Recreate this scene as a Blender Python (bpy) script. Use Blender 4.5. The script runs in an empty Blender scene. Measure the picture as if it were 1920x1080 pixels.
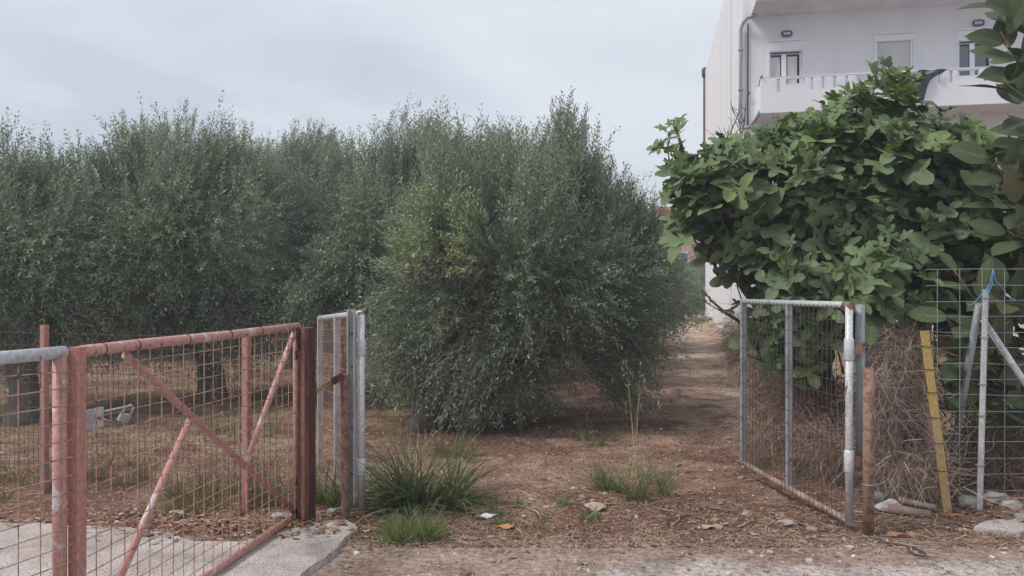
import bpy, math, random
import numpy as np
from mathutils import Vector, Matrix

# ---------------------------------------------------------------- camera, sky, sun
S = bpy.context.scene
COL = S.collection
cam_d = bpy.data.cameras.new('camera')
cam = bpy.data.objects.new('camera', cam_d); COL.objects.link(cam)
cam.location = (0, 0, 1.6); cam.rotation_euler = (math.radians(90), 0, 0)
cam_d.sensor_width = 36; cam_d.lens = 26.25
cam_d.clip_start = 0.05; cam_d.clip_end = 2000
S.camera = cam

SUN_EL, SUN_AZ = math.radians(50), math.radians(-105)   # azimuth from +Y towards +X
W = bpy.data.worlds.new('World'); S.world = W; W.use_nodes = True
nt = W.node_tree; nt.nodes.clear()
def N(nt, t, **k):
    n = nt.nodes.new(t)
    for a, b in k.items(): setattr(n, a, b)
    return n
sky = N(nt, 'ShaderNodeTexSky', sky_type='NISHITA'); sky.sun_disc = False
sky.sun_elevation = SUN_EL; sky.sun_rotation = SUN_AZ; sky.air_density = 1.0; sky.dust_density = 3.0
tc = N(nt, 'ShaderNodeTexCoord'); mp = N(nt, 'ShaderNodeMapping')
mp.inputs['Scale'].default_value = (0.9, 1.6, 5.0); mp.inputs['Rotation'].default_value = (0.1, 0.18, 0.3)
no = N(nt, 'ShaderNodeTexNoise'); no.inputs['Scale'].default_value = 1.5; no.inputs['Detail'].default_value = 7; no.inputs['Distortion'].default_value = 0.8
cr = N(nt, 'ShaderNodeValToRGB')
cr.color_ramp.elements[0].position = 0.36; cr.color_ramp.elements[0].color = (4.5, 5.0, 5.75, 1)
cr.color_ramp.elements[1].position = 0.60; cr.color_ramp.elements[1].color = (6.1, 6.45, 6.95, 1)
# brighter towards the right of the view (thinner cloud there)
sx = N(nt, 'ShaderNodeSeparateXYZ'); mr = N(nt, 'ShaderNodeMapRange')
mr.inputs['From Min'].default_value = -0.7; mr.inputs['From Max'].default_value = 0.5
mr.inputs['To Min'].default_value = 0.0; mr.inputs['To Max'].default_value = 1.0
ad = N(nt, 'ShaderNodeMath', operation='MULTIPLY_ADD'); ad.inputs[1].default_value = 0.30; 
sb = N(nt, 'ShaderNodeMath', operation='SUBTRACT'); sb.inputs[1].default_value = 0.14
mx = N(nt, 'ShaderNodeMix', data_type='RGBA'); mx.inputs['Factor'].default_value = 0.90
bg = N(nt, 'ShaderNodeBackground'); bg.inputs['Strength'].default_value = 0.073
wo = N(nt, 'ShaderNodeOutputWorld')
L = nt.links.new
L(tc.outputs['Generated'], mp.inputs['Vector']); L(mp.outputs[0], no.inputs['Vector'])
L(tc.outputs['Generated'], sx.inputs[0]); L(sx.outputs['X'], mr.inputs['Value'])
L(mr.outputs[0], ad.inputs[0]); L(no.outputs['Fac'], ad.inputs[2]); L(ad.outputs[0], sb.inputs[0]); L(sb.outputs[0], cr.inputs['Fac'])
L(sky.outputs[0], mx.inputs['A']); L(cr.outputs[0], mx.inputs['B']); L(mx.outputs['Result'], bg.inputs['Color']); L(bg.outputs[0], wo.inputs[0])

sun_d = bpy.data.lights.new('sun', 'SUN'); sun_d.energy = 1.5; sun_d.angle = math.radians(14); sun_d.color = (1, 0.95, 0.87)
sun = bpy.data.objects.new('sun', sun_d); COL.objects.link(sun)
sdir = Vector((math.sin(SUN_AZ)*math.cos(SUN_EL), math.cos(SUN_AZ)*math.cos(SUN_EL), math.sin(SUN_EL)))
sun.rotation_euler = sdir.to_track_quat('Z', 'Y').to_euler()
S.view_settings.view_transform = 'Standard'; S.view_settings.look = 'None'
S.view_settings.exposure = 0.92; S.view_settings.gamma = 1.0; S.view_settings.use_curve_mapping = False
S.cycles.max_bounces = 6; S.cycles.volume_bounces = 0; S.cycles.volume_step_rate = 10; S.cycles.transparent_max_bounces = 6

# ---------------------------------------------------------------- helpers
rng = np.random.default_rng(7)
random.seed(7)
F = 1400.0
def X(px, Y): return (px-960)/F*Y
def Zh(py, Y): return 1.6-(py-540)/F*Y
def P(px, py, Y): return (X(px, Y), Y, Zh(py, Y))
def nrm(a): return a/np.maximum(np.linalg.norm(a, axis=-1, keepdims=True), 1e-9)
def hashn(ix, iy):
    h = np.sin(ix*127.1+iy*311.7)*43758.5453
    return h-np.floor(h)
def vnoise(x, y):
    x = np.asarray(x, float); y = np.asarray(y, float)
    ix = np.floor(x); iy = np.floor(y); fx = x-ix; fy = y-iy
    fx = fx*fx*(3-2*fx); fy = fy*fy*(3-2*fy)
    a = hashn(ix, iy); b = hashn(ix+1, iy); c = hashn(ix, iy+1); d = hashn(ix+1, iy+1)
    return (a*(1-fx)+b*fx)*(1-fy)+(c*(1-fx)+d*fx)*fy
def fbm(x, y, o=4):
    s = 0; a = 0.5
    for i in range(o):
        s = s+a*(vnoise(x, y)-0.5); x = x*2.03+7.1; y = y*2.03+3.3; a *= 0.5
    return s
def sstep(a, b, x):
    t = np.clip((np.asarray(x, float)-a)/(b-a), 0, 1); return t*t*(3-2*t)
def gz(x, y):
    x = np.asarray(x, float); y = np.asarray(y, float)
    near = sstep(4.4, 5.3, y)
    z = fbm(x*0.5, y*0.5, 3)*0.16*sstep(5.5, 8, y)
    z = z+near*(fbm(x*3, y*3, 3)*0.05)+fbm(x*11, y*11, 2)*0.012*(0.35+near)
    z = z+0.5*sstep(17, 31, y)*sstep(-2, 5, x)
    z = z+0.05*np.exp(-((x-3.6)/0.9)**2-((y-5.25)/0.28)**2)
    return z

def link(name, me, parent=None, mat=None):
    o = bpy.data.objects.new(name, me); COL.objects.link(o)
    if mat is not None:
        ms = mat if isinstance(mat, (list, tuple)) else [mat]
        if not len(me.materials):
            for m in ms: me.materials.append(m)
    if parent is not None:
        o.parent = parent
        o.matrix_parent_inverse = Matrix.Translation(-parent.location)
    return o
def tag(o, label=None, cat=None, group=None, kind=None):
    if label: o['label'] = label
    if cat: o['category'] = cat
    if group: o['group'] = group
    if kind: o['kind'] = kind
    return o
def thing(name, label, cat, loc, group=None):
    o = bpy.data.objects.new(name, None); COL.objects.link(o); o.location = loc
    o.empty_display_size = 0.1
    return tag(o, label, cat, group)

class MB:
    """collects verts / faces of ONE mesh object"""
    def __init__(s): s.v = []; s.f = []; s.c = []; s.smooth = []
    def add(s, v, f, col=(1, 1, 1), smooth=False):
        n = len(s.v); s.v += [tuple(p) for p in v]; s.f += [tuple(i+n for i in q) for q in f]
        s.c += [col]*len(v); s.smooth += [smooth]*len(f); return s
    def box(s, c, size, rot=None, col=(1, 1, 1)):
        hx, hy, hz = size[0]/2, size[1]/2, size[2]/2
        v = [Vector((x*hx, y*hy, z*hz)) for x in (-1, 1) for y in (-1, 1) for z in (-1, 1)]
        if rot is not None: v = [rot @ p for p in v]
        v = [(p.x+c[0], p.y+c[1], p.z+c[2]) for p in v]
        return s.add(v, [(0, 1, 3, 2), (4, 6, 7, 5), (0, 4, 5, 1), (2, 3, 7, 6), (0, 2, 6, 4), (1, 5, 7, 3)], col)
    def bar(s, a, b, w, h=None, up=(0, 0, 1), col=(1, 1, 1), bev=0.12):
        """rectangular bar with chamfered edges from a to b"""
        a = Vector(a); b = Vector(b); h = h or w
        t = (b-a).normalized(); u = Vector(up)
        if abs(t.dot(u)) > 0.99: u = Vector((0, 1, 0))
        r = t.cross(u).normalized(); u = r.cross(t).normalized()
        e = bev*min(w, h)
        pr = [(-w/2+e, -h/2), (w/2-e, -h/2), (w/2, -h/2+e), (w/2, h/2-e), (w/2-e, h/2), (-w/2+e, h/2), (-w/2, h/2-e), (-w/2, -h/2+e)]
        v = [a+r*x+u*y for x, y in pr]+[b+r*x+u*y for x, y in pr]
        f = [(i, (i+1) % 8, 8+(i+1) % 8, 8+i) for i in range(8)]+[tuple(range(7, -1, -1)), tuple(range(8, 16))]
        return s.add(v, f, col)
    def tube(s, pts, r, n=10, cap=True, col=(1, 1, 1), smooth=True, rough=0.0):
        pts = [Vector(p) for p in pts]; m = len(pts)
        rs = r if isinstance(r, (list, tuple)) else [r]*m
        t0 = (pts[1]-pts[0]).normalized()
        ref = Vector((0, 0, 1)) if abs(t0.z) < 0.9 else Vector((1, 0, 0))
        u = t0.cross(ref).normalized(); v = []
        for i, p in enumerate(pts):
            t = (pts[min(i+1, m-1)]-pts[max(i-1, 0)]).normalized()
            u = (u-t*u.dot(t)).normalized(); w = t.cross(u)
            for k in range(n):
                a = 2*math.pi*k/n; rr = rs[i]*(1+rough*(random.random()-0.5))
                v.append(p+u*math.cos(a)*rr+w*math.sin(a)*rr)
        f = [(i*n+k, i*n+(k+1) % n, (i+1)*n+(k+1) % n, (i+1)*n+k) for i in range(m-1) for k in range(n)]
        s.add(v, f, col, smooth)
        if cap:
            k0 = len(s.v)-m*n
            s.f.append(tuple(k0+i for i in range(n-1, -1, -1))); s.smooth.append(False)
            s.f.append(tuple(k0+(m-1)*n+i for i in range(n))); s.smooth.append(False)
        return s
    def build(s, name, mat, parent=None, kind=None):
        me = bpy.data.meshes.new(name); me.from_pydata(s.v, [], s.f)
        me.polygons.foreach_set('use_smooth', s.smooth)
        a = me.color_attributes.new('Col', 'FLOAT_COLOR', 'POINT')
        c = np.ones((len(s.v), 4), np.float32); c[:, :3] = np.array(s.c, np.float32).reshape(-1, 3)
        a.data.foreach_set('color', c.ravel()); me.update()
        o = link(name, me, parent, mat)
        if kind: o['kind'] = kind
        return o

class NB:
    """numpy collector of equal-sided polygons"""
    def __init__(s): s.v = []; s.f = []; s.c = []; s.n = 0
    def add(s, v, f, c):
        s.v.append(v.reshape(-1, 3)); s.f.append((f+s.n)); s.c.append(c.reshape(-1, 3)); s.n += v.reshape(-1, 3).shape[0]
    def mesh(s, name, smooth=False):
        v = np.concatenate(s.v).astype(np.float32); c = np.concatenate(s.c).astype(np.float32)
        me = bpy.data.meshes.new(name); me.vertices.add(len(v)); me.vertices.foreach_set('co', v.ravel())
        ks = [f.shape[1] for f in s.f]; nl = sum(f.size for f in s.f); npol = sum(len(f) for f in s.f)
        me.loops.add(nl); me.polygons.add(npol)
        me.loops.foreach_set('vertex_index', np.concatenate([f.ravel() for f in s.f]).astype(np.int32))
        tot = np.concatenate([np.full(len(f), k) for f, k in zip(s.f, ks)])
        st = np.concatenate([[0], np.cumsum(tot)[:-1]])
        me.polygons.foreach_set('loop_start', st.astype(np.int32))
        me.polygons.foreach_set('use_smooth', np.full(npol, smooth))
        a = me.color_attributes.new('Col', 'FLOAT_COLOR', 'POINT')
        cc = np.ones((len(v), 4), np.float32); cc[:, :3] = c
        a.data.foreach_set('color', cc.ravel())
        me.update(calc_edges=True); me.validate()
        return me
    def build(s, name, mat, parent=None, kind=None, smooth=False):
        o = link(name, s.mesh(name, smooth), parent, mat)
        if kind: o['kind'] = kind
        return o

def ribbons(nb, pts, w, col, rng=rng, taper=True, wv=None):
    """pts (N,K,3), w (N,) or float, col (N,3)"""
    Nn, K, _ = pts.shape
    tan = nrm(np.gradient(pts, axis=1))
    if wv is None: wv = rng.normal(size=(Nn, 1, 3))
    side = nrm(np.cross(tan, np.broadcast_to(wv, tan.shape)))
    w = np.broadcast_to(np.asarray(w, float).reshape(-1, 1, 1), (Nn, K, 1))
    if taper:
        t = np.linspace(0, 1, K).reshape(1, K, 1); w = w*(1-0.92*t**1.6)
    v = np.stack([pts-side*w/2, pts+side*w/2], 2)
    base = (np.arange(Nn)*K*2)[:, None]+(np.arange(K-1)*2)[None]
    f = np.stack([base, base+1, base+3, base+2], -1).reshape(-1, 4)
    c = np.broadcast_to(col[:, None, None, :], (Nn, K, 2, 3))
    nb.add(v, f, np.ascontiguousarray(c))

# ---------------------------------------------------------------- materials
def mat(name, rough=0.8, spec=0.3):
    m = bpy.data.materials.new(name); m.use_nodes = True
    b = m.node_tree.nodes['Principled BSDF']; b.inputs['Roughness'].default_value = rough
    b.inputs['Specular IOR Level'].default_value = spec
    return m, m.node_tree, b
def noise(nt, scale, detail=4, dist=0.0, coord='Object', vec=None):
    n = N(nt, 'ShaderNodeTexNoise'); n.inputs['Scale'].default_value = scale; n.inputs['Detail'].default_value = detail
    n.inputs['Distortion'].default_value = dist
    if vec is None:
        t = N(nt, 'ShaderNodeTexCoord'); vec = t.outputs[coord]
    nt.links.new(vec, n.inputs['Vector']); return n
def ramp(nt, src, stops):
    r = N(nt, 'ShaderNodeValToRGB'); e = r.color_ramp.elements
    while len(e) < len(stops): e.new(0.5)
    for i, (p, c) in enumerate(stops): e[i].position = p; e[i].color = (*c, 1) if len(c) == 3 else c
    nt.links.new(src, r.inputs['Fac']); return r
def bump(nt, b, src, s=0.3, d=0.01):
    n = N(nt, 'ShaderNodeBump'); n.inputs['Strength'].default_value = s; n.inputs['Distance'].default_value = d
    nt.links.new(src, n.inputs['Height']); nt.links.new(n.outputs[0], b.inputs['Normal'])
def mixc(nt, fac, a, b, mode='MIX'):
    m = N(nt, 'ShaderNodeMix', data_type='RGBA'); m.blend_type = mode
    for i, k in ((fac, 'Factor'), (a, 'A'), (b, 'B')):
        if hasattr(i, 'links') or hasattr(i, 'is_linked'): nt.links.new(i, m.inputs[k])
        elif k == 'Factor': m.inputs[k].default_value = i
        else: m.inputs[k].default_value = (*i, 1)
    return m.outputs['Result']

def paint_mat(name, base, under, rust, a=0.5, b=0.62, scale=9, rough=0.55, metal=0.0, streak=1.0):
    """worn paint: paint colour, what shows where it has worn off, and rust"""
    m, nt, bs = mat(name, rough, 0.4)
    t = N(nt, 'ShaderNodeTexCoord'); mpn = N(nt, 'ShaderNodeMapping'); mpn.inputs['Scale'].default_value = (1, 1, streak)
    nt.links.new(t.outputs['Object'], mpn.inputs['Vector'])
    n1 = noise(nt, scale, 6, 0.6, vec=mpn.outputs[0]); n2 = noise(nt, scale*2.7, 5, 0.3, vec=mpn.outputs[0]); n3 = noise(nt, 60, 3)
    r1 = ramp(nt, n1.outputs['Fac'], [(a, (0, 0, 0)), (a+0.03, (1, 1, 1))])
    r2 = ramp(nt, n2.outputs['Fac'], [(b, (0, 0, 0)), (b+0.06, (1, 1, 1))])
    c = mixc(nt, r1.outputs[0], base, under); c = mixc(nt, r2.outputs[0], c, rust)
    v = ramp(nt, n3.outputs['Fac'], [(0.3, (0.72, 0.72, 0.72)), (0.7, (1.1, 1.1, 1.1))])
    c = mixc(nt, 1.0, c, v.outputs[0], 'MULTIPLY')
    nt.links.new(c, bs.inputs['Base Color']); bs.inputs['Metallic'].default_value = metal
    bump(nt, bs, n1.outputs['Fac'], 0.35, 0.004)
    return m
M = {}
M['pink'] = paint_mat('red_oxide_paint', (0.45, 0.21, 0.18), (0.33, 0.24, 0.24), (0.20, 0.07, 0.045), 0.60, 0.66, 9)
M['pinkbare'] = paint_mat('worn_red_paint_over_white', (0.52, 0.27, 0.235), (0.60, 0.50, 0.49), (0.26, 0.10, 0.07), 0.57, 0.68, 11, 0.55)
M['whitetop'] = paint_mat('white_zinc_with_red_paint', (0.58, 0.58, 0.62), (0.38, 0.14, 0.12), (0.25, 0.1, 0.07), 0.60, 0.70, 5, 0.45)
M['silver'] = paint_mat('galvanised_with_rust', (0.37, 0.38, 0.41), (0.27, 0.28, 0.30), (0.22, 0.11, 0.07), 0.58, 0.66, 8, 0.45, 0.25, 0.5)
M['silverwhite'] = paint_mat('pale_silver_paint', (0.60, 0.60, 0.63), (0.42, 0.42, 0.45), (0.24, 0.12, 0.08), 0.60, 0.68, 8, 0.4, 0.1, 0.4)
M['zinc'] = paint_mat('weathered_zinc', (0.25, 0.27, 0.29), (0.31, 0.33, 0.35), (0.2, 0.1, 0.06), 0.5, 0.72, 10, 0.55, 0.1, 0.3)
M['zinclight'] = paint_mat('light_zinc', (0.40, 0.40, 0.42), (0.47, 0.47, 0.48), (0.26, 0.2, 0.18), 0.5, 0.70, 10, 0.6, 0.05, 0.3)
M['rust'] = paint_mat('rusted_pipe', (0.27, 0.165, 0.13), (0.19, 0.10, 0.075), (0.34, 0.24, 0.20), 0.5, 0.62, 14, 0.85)
M['rustdark'] = paint_mat('dark_rust', (0.10, 0.04, 0.035), (0.06, 0.025, 0.025), (0.2, 0.08, 0.05), 0.5, 0.64, 14, 0.8, streak=0.3)
M['rustlight'] = paint_mat('scraped_rusty_red', (0.33, 0.14, 0.10), (0.24, 0.10, 0.07), (0.4, 0.26, 0.2), 0.5, 0.64, 14, 0.7, streak=0.2)
M['railrust'] = paint_mat('dusty_rusty_rail', (0.33, 0.20, 0.16), (0.40, 0.32, 0.29), (0.24, 0.1, 0.06), 0.5, 0.6, 9, 0.8)
M['yellow'] = paint_mat('faded_yellow_paint', (0.44, 0.30, 0.10), (0.38, 0.29, 0.15), (0.28, 0.22, 0.15), 0.55, 0.66, 9, 0.6, streak=0.4)
M['wirerust'] = paint_mat('rusty_wire', (0.48, 0.29, 0.24), (0.34, 0.2, 0.165), (0.14, 0.06, 0.04), 0.5, 0.6, 9, 0.8)
M['wiredark'] = paint_mat('dark_wire', (0.075, 0.065, 0.065), (0.1, 0.07, 0.06), (0.14, 0.06, 0.04), 0.5, 0.66, 9, 0.8)
M['wirezinc'] = paint_mat('galvanised_wire', (0.34, 0.35, 0.37), (0.26, 0.27, 0.28), (0.2, 0.12, 0.08), 0.5, 0.72, 5, 0.5, 0.3)
M['wood'] = paint_mat('raw_wood', (0.40, 0.25, 0.13), (0.3, 0.17, 0.09), (0.15, 0.08, 0.05), 0.5, 0.7, 12, 0.8, streak=0.3)

def col_mat(name, rough=0.7, spec=0.3, trans=0.0, back=None, objvar=0.0, bumps=0.0, nscale=0, nlo=0.8, nvar=0):
    m, nt, b = mat(name, rough, spec)
    at = N(nt, 'ShaderNodeAttribute', attribute_name='Col'); c = at.outputs['Color']
    if nscale:
        n = noise(nt, nscale, 4); r = ramp(nt, n.outputs['Fac'], [(0.3, (nlo,)*3), (0.7, (1.12,)*3)])
        c = mixc(nt, 1.0, c, r.outputs[0], 'MULTIPLY')
    if objvar:
        oi = N(nt, 'ShaderNodeObjectInfo')
        r = ramp(nt, oi.outputs['Random'], [(0, (1-objvar, 1-objvar*0.9, 1-objvar*0.4)), (0.5, (1, 1, 1)), (1, (1+objvar*1.1, 1+objvar*0.75, 1-objvar*0.3))])
        c = mixc(nt, 1.0, c, r.outputs[0], 'MULTIPLY')
    if nvar:
        n = noise(nt, nvar, 3, coord='Generated'); g0 = N(nt, 'ShaderNodeNewGeometry'); nt.links.new(g0.outputs['Position'], n.inputs['Vector'])
        r = ramp(nt, n.outputs['Fac'], [(0.3, (0.72, 0.76, 0.85)), (0.7, (1.2, 1.15, 0.95))]); c = mixc(nt, 1.0, c, r.outputs[0], 'MULTIPLY')
    if back is not None:
        g = N(nt, 'ShaderNodeNewGeometry')
        c2 = mixc(nt, back[1], c, back[0]); c = mixc(nt, g.outputs['Backfacing'], c, c2)
    nt.links.new(c, b.inputs['Base Color'])
    if bumps:
        n = noise(nt, 40, 4); bump(nt, b, n.outputs['Fac'], bumps, 0.01)
    if trans:
        tr = N(nt, 'ShaderNodeBsdfTranslucent'); ms = N(nt, 'ShaderNodeMixShader'); ms.inputs[0].default_value = trans
        c3 = mixc(nt, 1.0, c, (1.5, 1.6, 0.7), 'MULTIPLY')
        nt.links.new(c3, tr.inputs['Color']); nt.links.new(b.outputs[0], ms.inputs[1]); nt.links.new(tr.outputs[0], ms.inputs[2])
        nt.links.new(ms.outputs[0], nt.nodes['Material Output'].inputs['Surface'])
    return m
M['olive'] = col_mat('olive_leaves', 0.40, 0.55, 0.10, ((0.34, 0.38, 0.34), 0.6))
M['fig'] = col_mat('fig_leaves', 0.62, 0.22, 0.22, ((0.22, 0.28, 0.17), 0.5), 0.3, nvar=9)
M['rubber'] = col_mat('rubber_leaves', 0.5, 0.2, 0.10, ((0.13, 0.16, 0.08), 0.5), 0.2)
M['grass'] = col_mat('grass_blades', 0.6, 0.3, 0.25)
M['dry'] = col_mat('dry_plant_matter', 0.85, 0.15, 0.1)
M['bark'] = col_mat('bark', 0.9, 0.15, 0, None, 0, 0.8, 18, 0.55)
M['stone'] = col_mat('stone', 0.9, 0.2, 0, None, 0, 0.6, 14, 0.7)
M['paper'] = col_mat('crumpled_paper', 0.7, 0.2, 0.1)
M['flower'] = col_mat('flower_petals', 0.7, 0.2, 0.2)
M['cloth'] = col_mat('dark_cloth', 0.9, 0.1, 0, None, 0, 0, 12, 0.7)
M['string'] = col_mat('nylon_string', 0.6, 0.3)
M['plasticpipe'] = col_mat('old_plastic_pipe', 0.6, 0.3, 0, None, 0, 0.2, 9, 0.6)

def plaster(name, col, stain=0.82, rough=0.85):
    m, nt, b = mat(name, rough, 0.2)
    t = N(nt, 'ShaderNodeTexCoord'); mpn = N(nt, 'ShaderNodeMapping'); mpn.inputs['Scale'].default_value = (1.2, 1.2, 0.25)
    nt.links.new(t.outputs['Object'], mpn.inputs['Vector'])
    n1 = noise(nt, 1.4, 6, 0.4, vec=mpn.outputs[0]); n2 = noise(nt, 35, 5)
    r1 = ramp(nt, n1.outputs['Fac'], [(0.35, tuple(c*stain for c in col)), (0.62, col)])
    r2 = ramp(nt, n2.outputs['Fac'], [(0.3, (0.93,)*3), (0.7, (1.03,)*3)])
    nt.links.new(mixc(nt, 1.0, r1.outputs[0], r2.outputs[0], 'MULTIPLY'), b.inputs['Base Color'])
    bump(nt, b, n2.outputs['Fac'], 0.25, 0.01)
    return m
M['wall'] = plaster('white_plaster', (0.74, 0.73, 0.76), 0.92)
M['trim'] = plaster('white_trim', (0.78, 0.77, 0.82), 0.95)
M['slabmat'] = plaster('stained_slab', (0.72, 0.68, 0.70), 0.85)
M['orange'] = plaster('orange_plaster', (0.62, 0.17, 0.09), 0.85)
M['pinkwall'] = plaster('pink_plaster', (0.60, 0.36, 0.33), 0.85)
M['frame'] = mat('white_aluminium', 0.4, 0.5)[0]; M['frame'].node_tree.nodes['Principled BSDF'].inputs['Base Color'].default_value = (0.76, 0.76, 0.80, 1)
M['pipe'] = plaster('grey_pipe', (0.36, 0.35, 0.39), 0.8)
M['curtain'] = plaster('grey_blind', (0.62, 0.61, 0.62), 0.9)
M['darkmetal'] = plaster('dark_metal', (0.06, 0.065, 0.085), 0.8, 0.5)
M['brownpipe'] = plaster('brown_flue', (0.16, 0.10, 0.09), 0.7)
def glass(name, c, r=0.08):
    m, nt, b = mat(name, r, 0.8); n = noise(nt, 2.5, 2)
    rr = ramp(nt, n.outputs['Fac'], [(0.3, tuple(x*0.85 for x in c)), (0.7, c)]); nt.links.new(rr.outputs[0], b.inputs['Base Color']); return m
M['glass'] = glass('window_glass', (0.10, 0.12, 0.15))
M['lampglass'] = glass('lamp_glass', (0.4, 0.4, 0.45), 0.3)

# ---------------------------------------------------------------- ground
def axis(lo, hi, dlo, dhi, step, grow=1.16):
    a = list(np.arange(dlo, dhi, step)); s = step; x = a[-1]
    while x < hi: s *= grow; x += s; a.append(x)
    s = step; x = a[0]
    while x > lo: s *= grow; x -= s; a.insert(0, x)
    return np.array(a)
gx = axis(-110, 110, -4.6, 4.6, 0.035); gy = axis(-20, 130, 3.3, 8.2, 0.035, 1.07)
GX, GY = np.meshgrid(gx, gy)
GZ = gz(GX, GY)
nx, ny = len(gx), len(gy)
# albedo zones: brown litter soil, pale track, grey gravelled roadside, greenish far ground
dirt = np.array([0.205, 0.120, 0.095]); dirt2 = np.array([0.36, 0.24, 0.19]); track = np.array([0.50, 0.385, 0.31])
gravel = np.array([0.37, 0.285, 0.245]); asph = np.array([0.44, 0.40, 0.38]); green = np.array([0.33, 0.285, 0.16])
def soil_colour(x, y):
    n1 = fbm(x*0.9, y*0.9, 4)+0.5; n2 = fbm(x*4+9, y*4, 4)+0.5
    c = dirt+(dirt2-dirt)*sstep(0.42, 0.62, n1*0.6+n2*0.4)[..., None]
    pathx = 1.2+0.205*y
    p = np.exp(-((x-pathx)/(0.55+0.05*y))**2)*sstep(6.5, 11, y)*0.95
    c = c+(track-c)*(p*sstep(0.3, 0.55, n2+0.15*sstep(10, 16, y)))[..., None]
    far = sstep(9.5, 18, y)*(1-p)*sstep(0.45, 0.6, n1)+.75*sstep(6.3, 8.0, y)*(1-sstep(-1.6, -.8, x))*(1-sstep(9.5, 14, y))*sstep(.4, .55, n2)
    c = c+(green-c)*(far*0.7)[..., None]
    e = 4.72+0.22*(fbm(x*1.3, x*0+3, 3))*2+0.12*n2+0.16*np.exp(-((x+1)/0.8)**2)
    g = 1-sstep(-0.12, 0.14, y-e)
    c = c+(gravel-c)*g[..., None]
    a = (1-sstep(-0.03, 0.04, y-(4.02+0.40*n1+0.35*n2-0.25*(1-sstep(0.2, 1.0, x)))))
    c = c+(asph-c)*a[..., None]
    return c
c = soil_colour(GX, GY)
nb = NB()
idx = np.arange(nx*ny).reshape(ny, nx)
nb.add(np.stack([GX, GY, GZ], -1), np.stack([idx[:-1, :-1], idx[:-1, 1:], idx[1:, 1:], idx[1:, :-1]], -1).reshape(-1, 4), c)
m, nt, b = mat('soil', 0.95, 0.1)
at = N(nt, 'ShaderNodeAttribute', attribute_name='Col')
n1 = noise(nt, 26, 8, 0.5); n2 = noise(nt, 140, 4); n3 = noise(nt, 3.0, 6)
r1 = ramp(nt, n1.outputs['Fac'], [(0.33, (0.62, 0.58, 0.56)), (0.52, (1, 1, 1)), (0.68, (1.35, 1.33, 1.3))])
r2 = ramp(nt, n2.outputs['Fac'], [(0.36, (0.55, 0.53, 0.52)), (0.5, (1, 1, 1)), (0.66, (1.5, 1.48, 1.46))])
r3 = ramp(nt, n3.outputs['Fac'], [(0.35, (0.70, 0.66, 0.63)), (0.62, (1.16, 1.14, 1.12))])
cc = mixc(nt, 1.0, at.outputs['Color'], r1.outputs[0], 'MULTIPLY'); cc = mixc(nt, 1.0, cc, r2.outputs[0], 'MULTIPLY'); cc = mixc(nt, 1.0, cc, r3.outputs[0], 'MULTIPLY')
nt.links.new(cc, b.inputs['Base Color'])
am = N(nt, 'ShaderNodeMath', operation='ADD'); nt.links.new(n1.outputs['Fac'], am.inputs[0]); nt.links.new(n2.outputs['Fac'], am.inputs[1])
bump(nt, b, am.outputs[0], 0.7, 0.02)
M['soil'] = m
nb.build('ground', m, kind='structure', smooth=True)

# concrete apron of the driveway (left), its worn edge crumbling into the soil
edge = [(-9, 5.1), (-6, 5.02), (-3.2, 4.98), (-2.7, 4.93), (-2.2, 4.78), (-1.95, 4.62), (-1.7, 4.63), (-1.52, 4.85), (-1.30, 5.02), (-1.12, 5.06), (-1.02, 4.90), (-1.04, 4.62), (-1.10, 4.35), (-1.16, 4.10), (-1.1, 3.7), (-0.95, 3.2), (-0.8, 2.5), (-0.6, 1.0), (-0.6, -4), (-9, -4)]
def refine(poly, step, jit):
    out = []
    for i in range(len(poly)):
        a = np.array(poly[i]); b_ = np.array(poly[(i+1) % len(poly)]); n = max(1, int(np.linalg.norm(b_-a)/step))
        for k in range(n):
            p = a+(b_-a)*k/n
            out.append(p+jit*np.array([fbm(p[0]*6, p[1]*6, 3), fbm(p[0]*6+50, p[1]*6, 3)]))
    return out
import bmesh
pl = refine(edge[:18], 0.06, 0.10)+[np.array(p) for p in edge[18:]]
bm = bmesh.new()
top = [bm.verts.new((p[0], p[1], 0.035)) for p in pl]
fc = bm.faces.new(top)
bmesh.ops.triangulate(bm, faces=[fc])
low = [bm.verts.new((p[0]*1.0+0.03*(1 if p[0] > -1.3 else 0), p[1]+(0.03 if p[1] > 4.5 else 0), -0.08)) for p in pl]
for i in range(len(pl)):
    j = (i+1) % len(pl)
    bm.faces.new((top[i], low[i], low[j], top[j]))
bmesh.ops.recalc_face_normals(bm, faces=bm.faces)
me = bpy.data.meshes.new('driveway'); bm.to_mesh(me); bm.free()
m, nt, b = mat('concrete_apron', 0.9, 0.15)
n1 = noise(nt, 1.6, 6, 0.5); n2 = noise(nt, 90, 6); n3 = noise(nt, 9, 5); vv = N(nt, 'ShaderNodeTexVoronoi'); vv.inputs['Scale'].default_value = 75
tcn = N(nt, 'ShaderNodeTexCoord'); nt.links.new(tcn.outputs['Object'], vv.inputs['Vector'])
r1 = ramp(nt, n1.outputs['Fac'], [(0.35, (0.36, 0.31, 0.29)), (0.6, (0.50, 0.45, 0.43))])
r2 = ramp(nt, n2.outputs['Fac'], [(0.38, (0.58, 0.56, 0.55)), (0.5, (1, 1, 1)), (0.7, (1.22, 1.22, 1.22))])
r3 = ramp(nt, n3.outputs['Fac'], [(0.33, (0.84, 0.80, 0.78)), (0.55, (1.03, 1.03, 1.03))])
r4 = ramp(nt, vv.outputs['Distance'], [(0.12, (0.66, 0.64, 0.63)), (0.3, (1, 1, 1))])
cc = mixc(nt, 1.0, r1.outputs[0], r2.outputs[0], 'MULTIPLY'); cc = mixc(nt, 1.0, cc, r3.outputs[0], 'MULTIPLY'); cc = mixc(nt, 0.6, cc, r4.outputs[0], 'MULTIPLY')
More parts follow.
